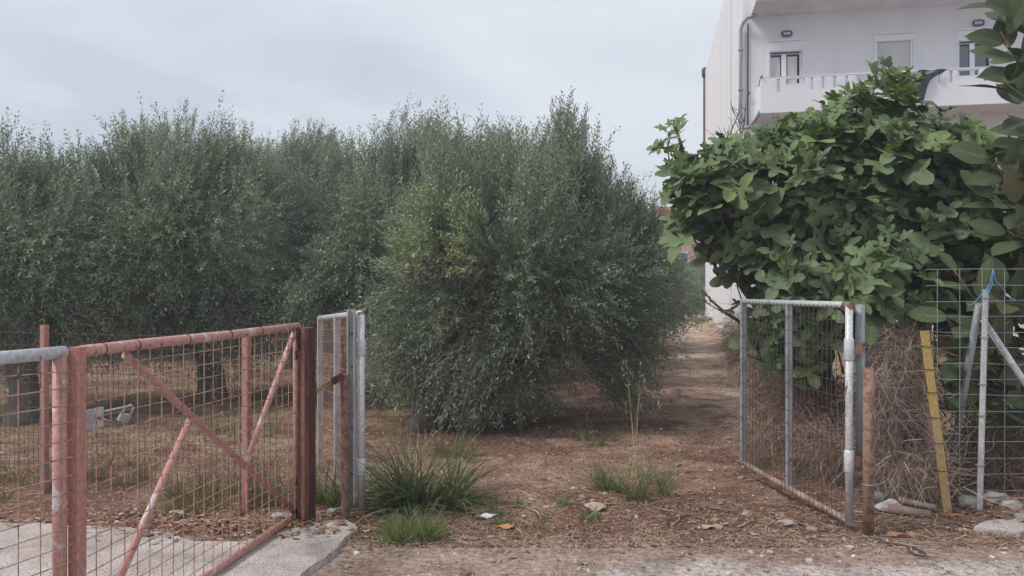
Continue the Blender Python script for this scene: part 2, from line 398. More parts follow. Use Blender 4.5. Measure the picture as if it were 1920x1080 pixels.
nt.links.new(cc, b.inputs['Base Color']); bump(nt, b, n2.outputs['Fac'], 0.6, 0.008)
link('driveway', me, None, m)['kind'] = 'structure'
M['conc'] = m

# ---------------------------------------------------------------- building (right, behind the fig tree)
bang = math.atan2(0.182, 0.983); U = Vector((0.983, -0.182, 0)); V = Vector((0.182, 0.983, 0)); P0 = Vector((5.81, 18.8, 0))
def B(s, d, z): p = P0+U*s+V*d; return Vector((p.x, p.y, z))
def sx_of(px):
    r = (px-960)/F; return (18.8*r-5.81)/(0.983+0.182*r)
def z_of(px, py, d=0.0):
    s = sx_of(px); y = 18.8-0.182*s+0.983*d; return Zh(py, y)
def bbox(mb, s0, s1, d0, d1, z0, z1):
    v = [B(s, d, z) for s in (s0, s1) for d in (d0, d1) for z in (z0, z1)]
    mb.add(v, [(0, 1, 3, 2), (4, 6, 7, 5), (0, 4, 5, 1), (2, 3, 7, 6), (0, 2, 6, 4), (1, 5, 7, 3)])
def holed(mb, s0, s1, z0, z1, d0, d1, holes):
    ss = sorted({s0, s1}|{h[0] for h in holes}|{h[1] for h in holes}); zs = sorted({z0, z1}|{h[2] for h in holes}|{h[3] for h in holes})
    def hole(a, b_): return any(h[0]-1e-6 <= a and b_ <= h[1]+1e-6 for h in [])
    for i in range(len(ss)-1):
        for j in range(len(zs)-1):
            cs, cz = (ss[i]+ss[i+1])/2, (zs[j]+zs[j+1])/2
            if any(h[0] < cs < h[1] and h[2] < cz < h[3] for h in holes): continue
            for d in (d0, d1): mb.add([B(ss[i], d, zs[j]), B(ss[i+1], d, zs[j]), B(ss[i+1], d, zs[j+1]), B(ss[i], d, zs[j+1])], [(0, 1, 2, 3)])
    for r in list(holes)+[(s0, s1, z0, z1)]:
        a, b_, e, f_ = r
        for p, q in (((a, e), (b_, e)), ((b_, e), (b_, f_)), ((b_, f_), (a, f_)), ((a, f_), (a, e))):
            mb.add([B(p[0], d0, p[1]), B(q[0], d0, q[1]), B(q[0], d1, q[1]), B(p[0], d1, p[1])], [(0, 1, 2, 3)])
bld = thing('apartment_building', 'white plastered apartment building with a long balcony rising behind the fig tree', 'building', P0)
FL = 5.92; SB = 5.74
d1 = (sx_of(1442), sx_of(1504)); d2 = (sx_of(1641), sx_of(1712)); d3 = (sx_of(1796.5), sx_of(1862))
H1 = (d1[0], d1[1], FL, z_of(1470, 97)); H2 = (d2[0], d2[1], FL, z_of(1676, 77)); H3 = (d3[0], d3[1], FL, z_of(1830, 76))
mb = MB(); holed(mb, 0, 16, -0.3, 10.6, 0, 0.28, [H1, H2, H3]); mb.build('wall', M['wall'], bld)
mb = MB(); bbox(mb, 0.002, 0.30, 0.283, 2.6, -0.3, 10.6); mb.build('wall', M['wall'], bld)
mb = MB(); bbox(mb, -0.04, 0.30, 2.603, 12.4, -0.3, 10.597); mb.build('wall', M['wall'], bld)
mb = MB(); bbox(mb, 0.302, 15.99, 12.0, 12.39, -0.3, 10.59); bbox(mb, 15.7, 15.995, 0.285, 11.99, -0.3, 10.59); mb.build('wall', M['wall'], bld)
mb = MB(); bbox(mb, 0.31, 15.69, 0.30, 11.98, 8.40, 8.6); bbox(mb, 0.31, 15.69, 0.30, 11.98, SB, FL-0.01); mb.build('floor_slab', M['slabmat'], bld)
# balcony
BD = -1.0; bs0 = 0.28
bal = None
mb = MB(); bbox(mb, bs0+0.004, 16, BD+0.003, -0.002, SB, FL); bal = mb.build('balcony', M['wall'], bld)
holes = []
def balx(px):
    r = (px-960)/F; X0, Y0 = 5.81-0.182, 18.8-0.983
    return (Y0*r-X0)/(0.983+0.182*r)
PT = 6.58; HT = PT-0.05
for a, b_, hh in [(1455, 1461, .30), (1472, 1508, .13), (1517, 1523, .29), (1538, 1544, .27), (1560, 1566, .26), (1582, 1588, .26), (1602, 1640, .13), (1650, 1656, .28), (1672, 1678, .28),
                  (1690, 1722, .12), (1732, 1738, .24), (1754, 1760, .26), (1776, 1783, .27), (1792, 1833, .13), (1842, 1849, .27), (1865, 1871, .14), (1890, 1896, .24), (1912, 1950, .13)]:
    s_a, s_b = balx(a), balx(b_); holes.append((s_a, s_b, HT-hh, HT))
q = holes[-1][1]+0.25
while q < 15.5: holes.append((q, q+0.09, HT-0.27, HT)); q += 0.3
mb = MB(); holed(mb, bs0, 16.0, SB-0.004, PT, BD-0.10, BD, holes); mb.build('parapet', M['trim'], bal)
mb = MB(); bbox(mb, bs0-0.002, bs0+0.10, BD+0.002, -0.004, SB-0.004, PT-0.10); mb.build('parapet', M['trim'], bal)
mb = MB(); bbox(mb, bs0-0.02, bs0+0.13, BD+0.05, BD+0.30, PT-0.097, PT-0.02); mb.build('parapet_cap', M['trim'], bal)
# roof overhang
mb = MB(); bbox(mb, bs0-0.1, 16.1, BD-0.05, -0.003, 8.40, 8.58); bbox(mb, bs0-0.05, 16.05, BD, -0.004, 8.583, 8.70); rf = mb.build('roof_overhang', M['slabmat'], bld)
mb = MB(); bbox(mb, bs0-0.102, 16.0, BD-0.068, BD-0.053, 8.43, 8.56); mb.build('fascia', M['trim'], rf)
# windows
def frame_window(H, mull, glassm, panes, name='balcony_door', dark=True):
    s0, s1, z0, z1 = H
    mb = MB(); t = 0.05
    bbox(mb, s0+.002, s0+t, .06, .12, z0, z1-.002); bbox(mb, s1-t, s1-.002, .06, .12, z0, z1-.002); bbox(mb, s0+t, s1-t, .061, .119, z1-t, z1-.002)
    a, b_ = mull; bbox(mb, a, b_, .055, .118, z0, z1-t-.001)
    w = mb.build(name, M['frame'], bld)
    for k, (pa, pb) in enumerate(panes):
        mb = MB(); bbox(mb, pa, pb, .10, .106, z0+.08, z1-t-.05); mb.build('pane', glassm, w)
        mb = MB(); e = .009
        bbox(mb, pa-e, pa-.001, .092, .112, z0+.06, z1-t-.03); bbox(mb, pb+.001, pb+e, .092, .112, z0+.06, z1-t-.03); bbox(mb, pa-.0005, pb+.0005, .092, .112, z1-t-.049, z1-t-.03)
        mb.build('pane_seal', M['darkmetal'], w)
    mb = MB(); bbox(mb, s0+.05, s1-.05, .03, .058, z1-.035, z1-.004); mb.build('shutter_slot', M['darkmetal'], w)
    mb = MB(); bbox(mb, s0-.03, s0-.001, -.02, .02, z0, z1+.26); bbox(mb, s1+.001, s1+.03, -.02, .02, z0, z1+.26); bbox(mb, s0-.001, s1+.001, -.018, -.002, z1+.03, z1+.235)
    bbox(mb, s0-.05, s1+.05, -.035, -.003, z1+.262, z1+.30); mb.build('shutter_box', M['trim'], w)
    return w
frame_window(H1, (sx_of(1466), sx_of(1475)), M['curtain'], [(sx_of(1445), sx_of(1464)), (sx_of(1477), sx_of(1496))])
frame_window(H3, (sx_of(1820), sx_of(1829.5)), M['glass'], [(sx_of(1799), sx_of(1818.5)), (sx_of(1831), sx_of(1852))])
s0, s1, z0, z1 = H2
mb = MB(); bbox(mb, s0+.002, s0+.05, .02, .12, z0, z1-.002); bbox(mb, s1-.05, s1-.002, .02, .12, z0, z1-.002); w = mb.build('shuttered_door', M['frame'], bld)
mb = MB(); z = z0
while z < z1-.05: bbox(mb, s0+.052, s1-.052, .055, .068, z+.006, z+.052); z += .054
bbox(mb, s0+.051, s1-.051, .0691, .075, z0, z1-.003); mb.build('shutter', M['curtain'], w)
mb = MB(); bbox(mb, s0-.03, s0-.001, -.02, .02, z0, z1+.17); bbox(mb, s1+.001, s1+.03, -.02, .02, z0, z1+.17); bbox(mb, s0-.001, s1+.001, -.018, -.002, z1+.02, z1+.15); bbox(mb, s0-.05, s1+.05, -.035, -.003, z1+.172, z1+.205); mb.build('shutter_box', M['trim'], w)
for px, py in ((1475, 64), (1833, 44)):
    s = sx_of(px); z = z_of(px, py); mb = MB()
    ring = [B(s+.115*math.copysign(abs(math.cos(a))**.6, math.cos(a)), -.05, z+.062*math.copysign(abs(math.sin(a))**.6, math.sin(a))) for a in np.linspace(0, 2*math.pi, 25)]
    mb.tube(ring, .018, 8, cap=False); bbox(mb, s-.1, s+.1, -.03, -.002, z-.055, z+.055); lm = mb.build('wall_lamp', M['darkmetal'], bld)
    mb = MB(); bbox(mb, s-.085, s+.085, -.055, -.031, z-.035, z+.04); mb.build('lamp_glass', M['lampglass'], lm)
# drainpipes
s = -0.06
mb = MB(); mb.tube([B(0.28, -.25, 8.36), B(0.1, -.2, 8.33), B(0.0, -.12, 8.25), B(s, -.08, 8.1), B(s, -.08, 7), B(s, -.08, 5.72), B(s+.03, -.08, 5.62), B(.12, -.3, 5.58), B(.2, -.75, 5.64), B(bs0, -1.02, 5.80)], .045, 10)
dp = mb.build('drainpipe', M['pipe'], bld)
for z in (7.55, 6.55, 5.65+.1): mb = MB(); mb.tube([B(s, -.08, z), B(s, -.08, z+.05)], .062, 10); mb.build('pipe_bracket', M['pipe'], dp)
mb = MB(); mb.tube([B(.12, -.03, 8.25), B(.12, -.03, 5.6)], .017, 6); dp = mb.build('cable_pipe', M['darkmetal'], bld)
mb = MB(); mb.tube([B(.125, -.03, 6.42), B(.125, -.40, 6.42)], .014, 6); mb.tube([B(bs0, -.85, 6.46), B(bs0+.02, -1.13, 6.60)], .025, 6); mb.build('balcony_hook', M['darkmetal'], bld)
# flue at the far end of the side wall
mb = MB(); fx = -0.01; mb.tube([B(fx, 12.62, 5.0), B(fx, 12.62, 10.45)], .11, 12); fl = mb.build('flue', M['brownpipe'], bld)
mb = MB(); mb.tube([B(fx, 12.62, 10.40), B(fx, 12.62, 10.5), B(fx, 12.62, 10.72), B(fx, 12.62, 10.8)], [.13, .17, .17, .12], 12); mb.build('flue_cap', M['darkmetal'], fl)
# clothes line and dark cloth
mb = MB()
pts = [B(balx(x), BD-.16, 6.555-.03*math.sin((x-1440)/(1900-1440)*math.pi)) for x in np.linspace(1432, 1915, 14)]
mb.tube(pts, .006, 5); tag(mb.build('clothes_line', M['wirezinc']), 'thin clothes line stretched along the outside of the white balcony parapet', 'clothes line')
nb = NB(); nu, nv = 18, 12; g = np.zeros((nv, nu, 3))
for j in range(nv):
    for i in range(nu):
        u_, v_ = i/(nu-1), j/(nv-1)
        px = 1716+58*u_; dep = 0.20+0.45*np.exp(-((u_-0.18)/0.16)**2)+0.22*(1-u_)*(u_ > 0.3)
        dep = (0.62*np.exp(-((u_-0.15)/0.17)**2)+0.30*np.sqrt(max(0, 1-u_)))*(0.95 if u_ < 0.97 else .2)
        p = B(balx(px)-0.10*v_*u_, BD-.18-.03*math.sin(u_*19)*v_, 6.545-v_*dep+.012*math.sin(u_*11))
        g[j, i] = p
ii = np.arange(nu*nv).reshape(nv, nu)
nb.add(g, np.stack([ii[:-1, :-1], ii[:-1, 1:], ii[1:, 1:], ii[1:, :-1]], -1).reshape(-1, 4), np.tile([0.035, 0.045, 0.075], (nu*nv, 1)))
tag(nb.build('laundry', M['cloth'], smooth=True), 'dark navy cloth pegged over the balcony clothes line', 'laundry')

# far houses
def house(name, label, x, y, w, d, h, m, win=True):
    t = thing(name, label, 'house', (x, y, 0)); mb = MB(); z = float(gz(x, y))-.5
    mb.box((x, y, z+h/2), (w, d, h)); mb.build('wall', M[m], t)
    mb = MB(); mb.box((x, y, z+h+.12), (w+.6, d+.6, .24)); mb.build('roof', M['slabmat'] if m != 'orange' else M['orange'], t)
    if win:
        for k in (-.25, .25):
            mb = MB(); mb.box((x+w*k, y-d/2-.02, z+h*.6), (1.1, .06, 1.3)); wf = mb.build('window', M['frame'], t)
            mb = MB(); mb.box((x+w*k, y-d/2-.055, z+h*.6), (.9, .02, 1.1)); mb.build('pane', M['glass'], wf)
house('far_house', 'far house with an orange upper wall showing between olive and fig trees', X(1262, 62), 65, 2.6, 6, 8.1, 'orange', False)
house('far_house', 'low pink far house behind the end of the dirt track', X(1215, 58), 60, 9.5, 6, 6.2, 'pinkwall')

# ---------------------------------------------------------------- olive trees
def blobs_from(spec):
    c = np.array([P(a, b_, Z) for a, b_, Z, *_ in spec]); r = np.array([(rx*Z/F, rz, ry*Z/F) for _, _, Z, rx, ry, rz in spec])
    return c, r
def sample_blobs(rng, c, r, n, inner=0.55):
    vol = (r[:, 0]*r[:, 2]+r[:, 0]*r[:, 1]+r[:, 1]*r[:, 2])
    k = rng.choice(len(c), n, p=vol/vol.sum()); d = nrm(rng.normal(size=(n, 3)))
    rad = inner+(1-inner)*rng.random(n)**0.6
    return c[k]+d*r[k]*rad[:, None], d, k
def olive_foliage(nb, rng, spec, nshoot, K=9, ll=0.074, lw=0.0165, Ls=(.28, .62), clumps=90, tint=(1, 1, 1), ysel=(), stems=True, upmax=1.0):
    c, r = blobs_from(spec)
    cc, cd, ck = sample_blobs(rng, c, r, clumps, 0.62)
    cb = rng.normal(size=clumps)*0.17; cdir = rng.normal(size=(clumps, 3))*0.42
    k = rng.integers(0, clumps, nshoot); ins = rng.random(nshoot) < 0.10
    p0 = cc[k]+np.clip(rng.normal(size=(nshoot, 3)), -1.9, 1.9)*np.array([.13, .13, .22])*(r[ck[k]].mean(1)/1.0)[:, None]**0.5
    pin, _, kin = sample_blobs(rng, c, r, nshoot, 0.2); p0[ins] = pin[ins]
    cen = c.mean(0); low = c[:, 2].min()-r[:, 2].max()*0.5; hi = (c[:, 2]+r[:, 2]).max()
    out = nrm((p0-cen)*np.array([1, 1, .6])); h = np.clip((p0[:, 2]-low)/(hi-low), 0, 1)
    up = np.zeros_like(p0); up[:, 2] = 1
    wu = sstep(0.35, 0.8, h)[:, None]
    d0 = nrm(out*(1.0-0.55*wu)+up*(0.25+1.25*wu)+cdir[k]+rng.normal(size=p0.shape)*0.27)
    Lh = rng.uniform(Ls[0], Ls[1], nshoot)*np.where(h > .55, rng.uniform(.45, .95, nshoot), 1.0)
    C = np.zeros_like(p0); C[:, 2] = np.where(h > .62, 0.05, -0.42*(1-h)-0.2*rng.random(nshoot)); C = C+rng.normal(size=p0.shape)*0.08
    t = np.linspace(0.08, 1, K)[None, :, None]
    pos = p0[:, None]+(d0[:, None]*t+C[:, None]*t*t)*Lh[:, None, None]
    g = gz(pos[..., 0], pos[..., 1])+0.10
    pos[..., 2] = np.maximum(pos[..., 2], g+np.abs(rng.normal(size=g.shape))*0.1)
    tan = nrm(d0[:, None]+2*C[:, None]*t)
    a = nrm(np.cross(tan, rng.normal(size=(nshoot, 1, 3)))); b_ = np.cross(tan, a)
    par = (np.arange(K) % 2)[None, :, None]
    sd = a*par+b_*(1-par)
    for sg in (-1, 1):
        ld = nrm(tan*0.8+sd*sg*0.75+rng.normal(size=tan.shape)*0.22)
        wv = nrm(np.cross(ld, tan)+rng.normal(size=tan.shape)*0.35); wv = nrm(wv-ld*(wv*ld).sum(-1, keepdims=True))
        l = ll*rng.uniform(.7, 1.2, (nshoot, K, 1))*(1.0-0.45*(t > .93)); w_ = lw*rng.uniform(.75, 1.25, (nshoot, K, 1))
        nrmv = np.cross(ld, wv)
        q = np.stack([pos, pos+ld*l*.5+wv*w_*.5+nrmv*l*.05, pos+ld*l, pos+ld*l*.5-wv*w_*.5+nrmv*l*.05], 2)
        n = nshoot*K
        f = (np.arange(n)*4)[:, None]+np.arange(4)[None]
        br = np.clip(1+cb[k][:, None]+rng.normal(size=(nshoot, K))*0.16+0.18*(t[0, :, 0][None]**2), .5, 1.7)
        yel = rng.random((nshoot, 1))*0.5
        base = np.array([0.146, 0.186, 0.132])*np.array(tint)
        y2 = np.array([0.18, 0.21, 0.085])*np.array(tint)
        yy = np.clip(yel+0.75*np.isin(ck[k], ysel)[:, None], 0, 1.2)
        col = (base+(y2-base)*(yy[..., None]*(0.4+0.6*t)))*br[..., None]
        nb.add(q, f, np.repeat(col.reshape(-1, 1, 3), 4, 1))
    if stems:
        tt = np.linspace(-0.25, 1, 5)[None, :, None]; sp = p0[:, None]+(d0[:, None]*tt+C[:, None]*tt*np.abs(tt))*Lh[:, None, None]
        ribbons(nb, sp, 0.006, np.tile([0.13, 0.12, 0.08], (nshoot, 1))*rng.uniform(.6, 1.3, (nshoot, 1)), rng)
    return cc, p0, pos
def olive_fruit(rng, pos, n, name, parent):
    k = rng.integers(0, pos.shape[0], n); j = rng.integers(2, pos.shape[1], n)
    c = pos[k, j]+rng.normal(size=(n, 3))*0.012; c[:, 2] -= .012
    o = np.array([(1, 0, 0), (-1, 0, 0), (0, 1, 0), (0, -1, 0), (0, 0, 1.4), (0, 0, -1.4)])*0.0095
    v = c[:, None]+o[None]; f = np.array([(0, 2, 4), (2, 1, 4), (1, 3, 4), (3, 0, 4), (2, 0, 5), (1, 2, 5), (3, 1, 5), (0, 3, 5)])
    ff = ((np.arange(n)*6)[:, None, None]+f[None]).reshape(-1, 3); nb = NB()
    cl = np.array([0.22, 0.26, 0.09])*rng.uniform(.6, 1.4, (n, 1)); nb.add(v, ff, np.repeat(cl[:, None], 6, 1))
    nb.build(name, M['fig_plain'], parent, 'stuff', smooth=True)
M['fig_plain'] = col_mat('olive_fruit_skin', 0.4, 0.5)
def limb(mb, a, b_, r0, r1, n=7, wob=0.10, sides=9, col=(0.17, 0.14, 0.12)):
    a = np.array(a, float); b_ = np.array(b_, float); d = np.linalg.norm(b_-a)
    pts = []; rs = []
    ph = rng.normal(size=3)*wob*d
    for i in range(n):
        t = i/(n-1); p = a+(b_-a)*t+ph*math.sin(t*math.pi)+rng.normal(size=3)*wob*.18*d*(0 < i < n-1)
        pts.append(p); rs.append(r0+(r1-r0)*t**.8)
    mb.tube(pts, rs, sides, col=col, rough=0.25)
    return pts
def olive(name_label, base, spec, n, tr=0.14, fruit=0, seed=1, limbs=7, **k):
    r_ = np.random.default_rng(seed)
    z = float(gz(base[0], base[1]))
    t = thing('olive_tree', name_label, 'olive tree', (base[0], base[1], z), 'olive trees of the grove')
    nb = NB(); cc, p0, pos = olive_foliage(nb, r_, spec, n, **k)
    nb.build('crown', M['olive'], t)
    mb = MB(); c, r = blobs_from(spec); cen = c.mean(0)
    fork = np.array([base[0]*.75+cen[0]*.25, base[1]*.8+cen[1]*.2, z+0.75])
    mb.tube([(base[0], base[1], z-.15), (base[0], base[1], z+.05), tuple(np.array([base[0], base[1], z])*.5+fork*.5+r_.normal(size=3)*.05), tuple(fork)], [tr*1.5, tr*1.25, tr*.95, tr*.9], 14, col=(.17, .14, .12), rough=.35)
    mb.build('trunk', M['bark'], t)
    for i in range(limbs):
        tgt = cc[r_.integers(0, len(cc))]; mb = MB(); mid = fork*.5+tgt*.5
        ps = limb(mb, fork, tgt, tr*.55, .012)
        for q in range(3): limb(mb, ps[3+q], cc[np.argsort(np.linalg.norm(cc-ps[3+q], axis=1))[r_.integers(1, 6)]], tr*.2, .006, 5, sides=5)
        mb.build('limb', M['bark'], t)
    if fruit: olive_fruit(r_, pos, fruit, 'olives', t)
    return t
specA = [(960, 440, 9.3, 200, 150, 1.3), (1020, 345, 9.6, 90, 75, .9), (1120, 400, 9.6, 55, 60, .7), (830, 480, 8.5, 95, 85, .7), (900, 620, 8.8, 160, 90, .9), (1100, 545, 9.2, 115, 100, 1.0), (1145, 635, 9.0, 65, 55, .5),
         (1155, 700, 8.9, 32, 45, .25), (885, 690, 8.7, 65, 42, .4), (780, 680, 8.7, 38, 50, .35), (1175, 490, 9.8, 50, 75, .7), (760, 600, 9.0, 60, 70, .5), (1010, 640, 9.0, 80, 35, .5), (795, 745, 8.6, 22, 28, .15), (925, 730, 8.6, 30, 25, .2)]
olive('broad olive tree in the middle of the plot, branches drooping to the ground', (X(785, 8.55), 8.55), specA, 9500, .13, 5000, 11, 11, clumps=210, ysel=(2, 3))
specB = [(775, 325, 12.6, 60, 70, 1.0), (690, 385, 12.4, 90, 75, 1.1), (640, 480, 12, 100, 90, 1.1), (610, 560, 11.6, 60, 50, .7), (720, 460, 11.2, 85, 90, 1.0), (630, 560, 10.4, 65, 55, .6), (690, 540, 10.2, 60, 60, .6), (850, 385, 13, 70, 70, 1)]
olive('tall sparse-topped olive tree just left behind the broad middle one', (X(640, 12.3), 12.3), specB, 7500, .15, 0, 12, clumps=150, )
specC = [(340, 345, 11, 120, 70, 1.3), (440, 420, 11, 130, 110, 1.3), (270, 480, 10.3, 95, 110, 1.0), (380, 560, 10.4, 110, 65, .9), (480, 555, 11.5, 100, 60, 1.0), (298, 490, 9.7, 30, 70, .35), (220, 400, 10.8, 60, 80, .8)]
olive('round-topped tallest olive tree directly behind the pink gate', (X(400, 10.8), 10.8), specC, 8000, .17, 3500, 13, clumps=180, ysel=(5,))
specD = [(-10, 385, 9.8, 100, 80, 1.0), (60, 470, 9.6, 110, 105, 1.0), (110, 430, 10.2, 70, 75, .9), (30, 565, 9.3, 110, 55, .8), (160, 545, 9.8, 75, 70, .7), (-120, 450, 9.6, 120, 130, 1.0)]
tD = olive('olive tree with a thick gnarled trunk at the left end of the grove', (X(45, 9.0), 9.0), specD, 7000, .17, 2500, 14, clumps=160)
specE = [(500, 335, 14.6, 60, 55, 1.0), (590, 335, 15, 45, 65, 1.0), (545, 440, 14.8, 110, 100, 1.2)]
olive('pale thin olive crown seen between the round-topped and sparse-topped trees', (X(545, 14.8), 14.8), specE, 3200, .14, 0, 15, clumps=80, ll=.075, lw=.017)
specF = [(935, 320, 14.6, 50, 45, .9), (960, 400, 14.6, 80, 70, 1.1), (1060, 400, 15, 80, 80, 1)]
olive('small olive crown peeking above the left shoulder of the broad middle tree', (X(980, 14.7), 14.7), specF, 2400, .14, 0, 16, clumps=60, ll=.075, lw=.017)
specG = [(1185, 445, 12.6, 35, 45, .6), (1195, 520, 12.4, 70, 60, .8), (1215, 535, 15.5, 50, 55, .9), (1165, 575, 12.4, 60, 50, .8)]
olive('low olive tree at the right end of the grove beside the dirt track', (X(1190, 12.6), 12.6), specG, 3400, .12, 0, 17, clumps=80)
back = [(-60, 330, 17), (110, 320, 17.5), (260, 350, 18.5), (430, 370, 19), (620, 400, 19), (800, 400, 19.5), (960, 430, 20), (1110, 440, 20), (-350, 330, 14), (700, 430, 27), (300, 420, 27), (1000, 450, 28), (1245, 500, 33), (1320, 500, 38)]
bl = ['dark olive tree behind the thick-trunked one at the left edge', 'second-row olive tree left of the round-topped tree', 'second-row olive tree hidden behind the left of the round-topped tree', 'second-row olive tree behind the right of the round-topped tree',
      'second-row olive tree behind the sparse-topped tree', 'second-row olive tree filling the gap left of the broad middle tree', 'second-row olive tree behind the centre of the broad middle tree', 'second-row olive tree behind the right side of the broad middle tree', 'olive tree beyond the left edge of the pink fence',
      'third-row olive tree far behind the sparse-topped tree', 'third-row olive tree far behind the round-topped tree', 'third-row olive tree far behind the broad middle tree', 'small distant tree closing the end of the dirt track', 'distant tree behind the white side wall']
for i, (px, ty, Z) in enumerate(back):
    hgt = (Zh(ty, Z)); rr = 1.9 if i < 12 else 1.6
    sp = [(px, 540-F*((hgt*.62)-1.6)/Z, Z, rr*F/Z*.8, hgt*.30*F/Z, rr*.8), (px-rr*.5*F/Z, 540-F*(hgt*.45-1.6)/Z, Z, rr*F/Z*.5, hgt*.2*F/Z, rr*.6), (px+rr*.5*F/Z, 540-F*(hgt*.45-1.6)/Z, Z-.4, rr*F/Z*.5, hgt*.2*F/Z, rr*.6)]
    olive(bl[i], (X(px, Z), Z), sp, 1700, .15, 0, 30+i, 4, clumps=60, ll=.11, lw=.030, K=8, stems=False)

# sawn limb stub sticking out left of the middle tree
# flowering shrub at the end of the track
t = thing('flowering_shrub', 'shrub with small red and white flowers beside the dirt track', 'shrub', (X(1262, 19), 19, float(gz(X(1262, 19), 19))))
nb = NB(); olive_foliage(nb, rng, [(1262, 560, 19, 30, 30, .5), (1235, 570, 18.6, 30, 26, .5)], 700, ll=.07, lw=.03, clumps=25, tint=(.9, 1.1, .8)); nb.build('foliage', M['olive'], t)
nb = NB(); n = 110; ctr = np.array([P(x, y, 18.4) for x, y in zip(rng.normal(1272, 13, n), rng.normal(549, 8, n))])
q = ctr[:, None]+rng.normal(size=(n, 4, 3))*.03; cl = np.where(rng.random((n, 1)) < .75, [[.40, .07, .07]], [[.7, .62, .62]])
nb.add(q, (np.arange(n)*4)[:, None]+np.arange(4)[None], np.repeat(cl[:, None], 4, 1)); nb.build('flowers', M['flower'], t, 'stuff')

# ---------------------------------------------------------------- broad leaves (fig and rubber tree)
def leaf_grid(half, fold=.22, droop=.25, wave=.05, seed=0, green=(.06, .10, .035), vein=(.16, .2, .09)):
    r_ = np.random.default_rng(seed); n = len(half); V_ = []; C_ = []
    hv = np.array(half, float); ph = r_.uniform(0, 6, 2); dr = droop*r_.uniform(.6, 1.5); fo = fold*r_.uniform(.5, 1.5); bend = r_.normal()*.08
    for sgn in (-1, 0, 1):
        for i in range(n):
            x, y = (hv[i, 0]*sgn, hv[i, 1]) if sgn else (0, i/(n-1))
            sc = 1+(r_.normal()*.05 if sgn else 0)
            x *= sc; z = abs(x)*fo-dr*y*y+wave*math.sin(9*y+ph[0]+sgn)*abs(x)*2.2; x2 = x+bend*y*y
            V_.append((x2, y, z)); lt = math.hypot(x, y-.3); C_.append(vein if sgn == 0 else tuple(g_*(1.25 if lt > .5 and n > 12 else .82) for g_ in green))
    V_ = np.array(V_); C_ = np.array(C_, float)
    f = []
    for i in range(n-1):
        f.append((i, i+1, n+i+1, n+i)); f.append((n+i, n+i+1, 2*n+i+1, 2*n+i))
    # reinforce: add narrow rib by inserting verts close to the midrib
    V2 = np.concatenate([V_, V_[:n]*.12+V_[n:2*n]*.88, V_[2*n:]*.12+V_[n:2*n]*.88]); C2 = np.concatenate([C_, C_[:n], C_[2*n:]])
    f = []
    L_, Mi, R_, l2, r2 = 0, n, 2*n, 3*n, 4*n
    for i in range(n-1):
        for a, b_ in ((L_, l2), (l2, Mi), (Mi, r2), (r2, R_)): f.append((a+i, a+i+1, b_+i+1, b_+i))
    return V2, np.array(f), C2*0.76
figh = [(0, 0), (.12, -.12), (.30, -.17), (.46, -.10), (.43, .04), (.15, .15), (.36, .22), (.58, .38), (.66, .54), (.53, .60), (.31, .46), (.085, .33), (.11, .55), (.21, .76), (.15, .98), (0, 1.08)]
figh3 = [(0, 0), (.15, -.10), (.34, -.05), (.44, .10), (.46, .25), (.50, .38), (.44, .50), (.28, .50), (.22, .50), (.25, .66), (.24, .80), (.13, .95), (0, 1.0)]
rubh = [(0, 0), (.10, .06), (.19, .18), (.25, .34), (.27, .5), (.25, .66), (.19, .80), (.10, .92), (.03, .98), (0, 1.05)]
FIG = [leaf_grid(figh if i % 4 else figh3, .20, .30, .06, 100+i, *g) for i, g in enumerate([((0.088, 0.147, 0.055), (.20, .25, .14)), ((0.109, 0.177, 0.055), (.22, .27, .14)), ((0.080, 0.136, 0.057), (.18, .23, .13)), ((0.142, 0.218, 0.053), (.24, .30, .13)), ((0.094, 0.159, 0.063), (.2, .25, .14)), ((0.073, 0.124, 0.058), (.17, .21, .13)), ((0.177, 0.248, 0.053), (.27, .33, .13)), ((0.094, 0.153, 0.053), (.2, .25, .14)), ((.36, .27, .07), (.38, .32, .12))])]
RUB = [leaf_grid(rubh, .22, .14, .02, 200+i, *g) for i, g in enumerate([((.036, .066, .040), (.13, .17, .09)), ((.045, .082, .040), (.15, .19, .09)), ((.032, .058, .040), (.12, .15, .08)), ((.06, .11, .04), (.18, .23, .09)), ((.16, .085, .04), (.2, .12, .07))])]
def leaf_meshes(src, name, m):
    out = []
    for i, (v, f, c) in enumerate(src):
        nb = NB(); nb.add(v, f, c); me = nb.mesh(name, True); me.materials.append(m); out.append(me)
    return out
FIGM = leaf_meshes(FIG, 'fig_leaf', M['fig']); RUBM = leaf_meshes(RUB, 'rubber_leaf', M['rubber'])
def frames(y, z):
    y = nrm(y); x = nrm(np.cross(y, z)); z = np.cross(x, y); return np.stack([x, y, z], -1)   # columns
def place_leaves(parent, pos, Rm, size, var, src, meshes, matl, nind, score):
    order = np.argsort(score); ind = set(order[:nind].tolist()); nb = NB(); k = 0
    for i in range(len(pos)):
        if i in ind:
            o = bpy.data.objects.new('leaf', meshes[var[i]]); COL.objects.link(o); o.parent = parent
            o.matrix_parent_inverse = Matrix.Translation(-parent.location)
            mtx = Matrix(Rm[i].tolist()).to_4x4()
            o.matrix_basis = Matrix.Translation(pos[i]) @ mtx @ Matrix.Scale(size[i], 4)
        else:
            v, f, c = src[var[i]]; br = rng.uniform(.75, 1.3)
            nb.add(pos[i]+(v*size[i]) @ Rm[i].T, f, c*br); k += 1
    if k: nb.build('foliage', matl, parent, 'stuff', smooth=True)

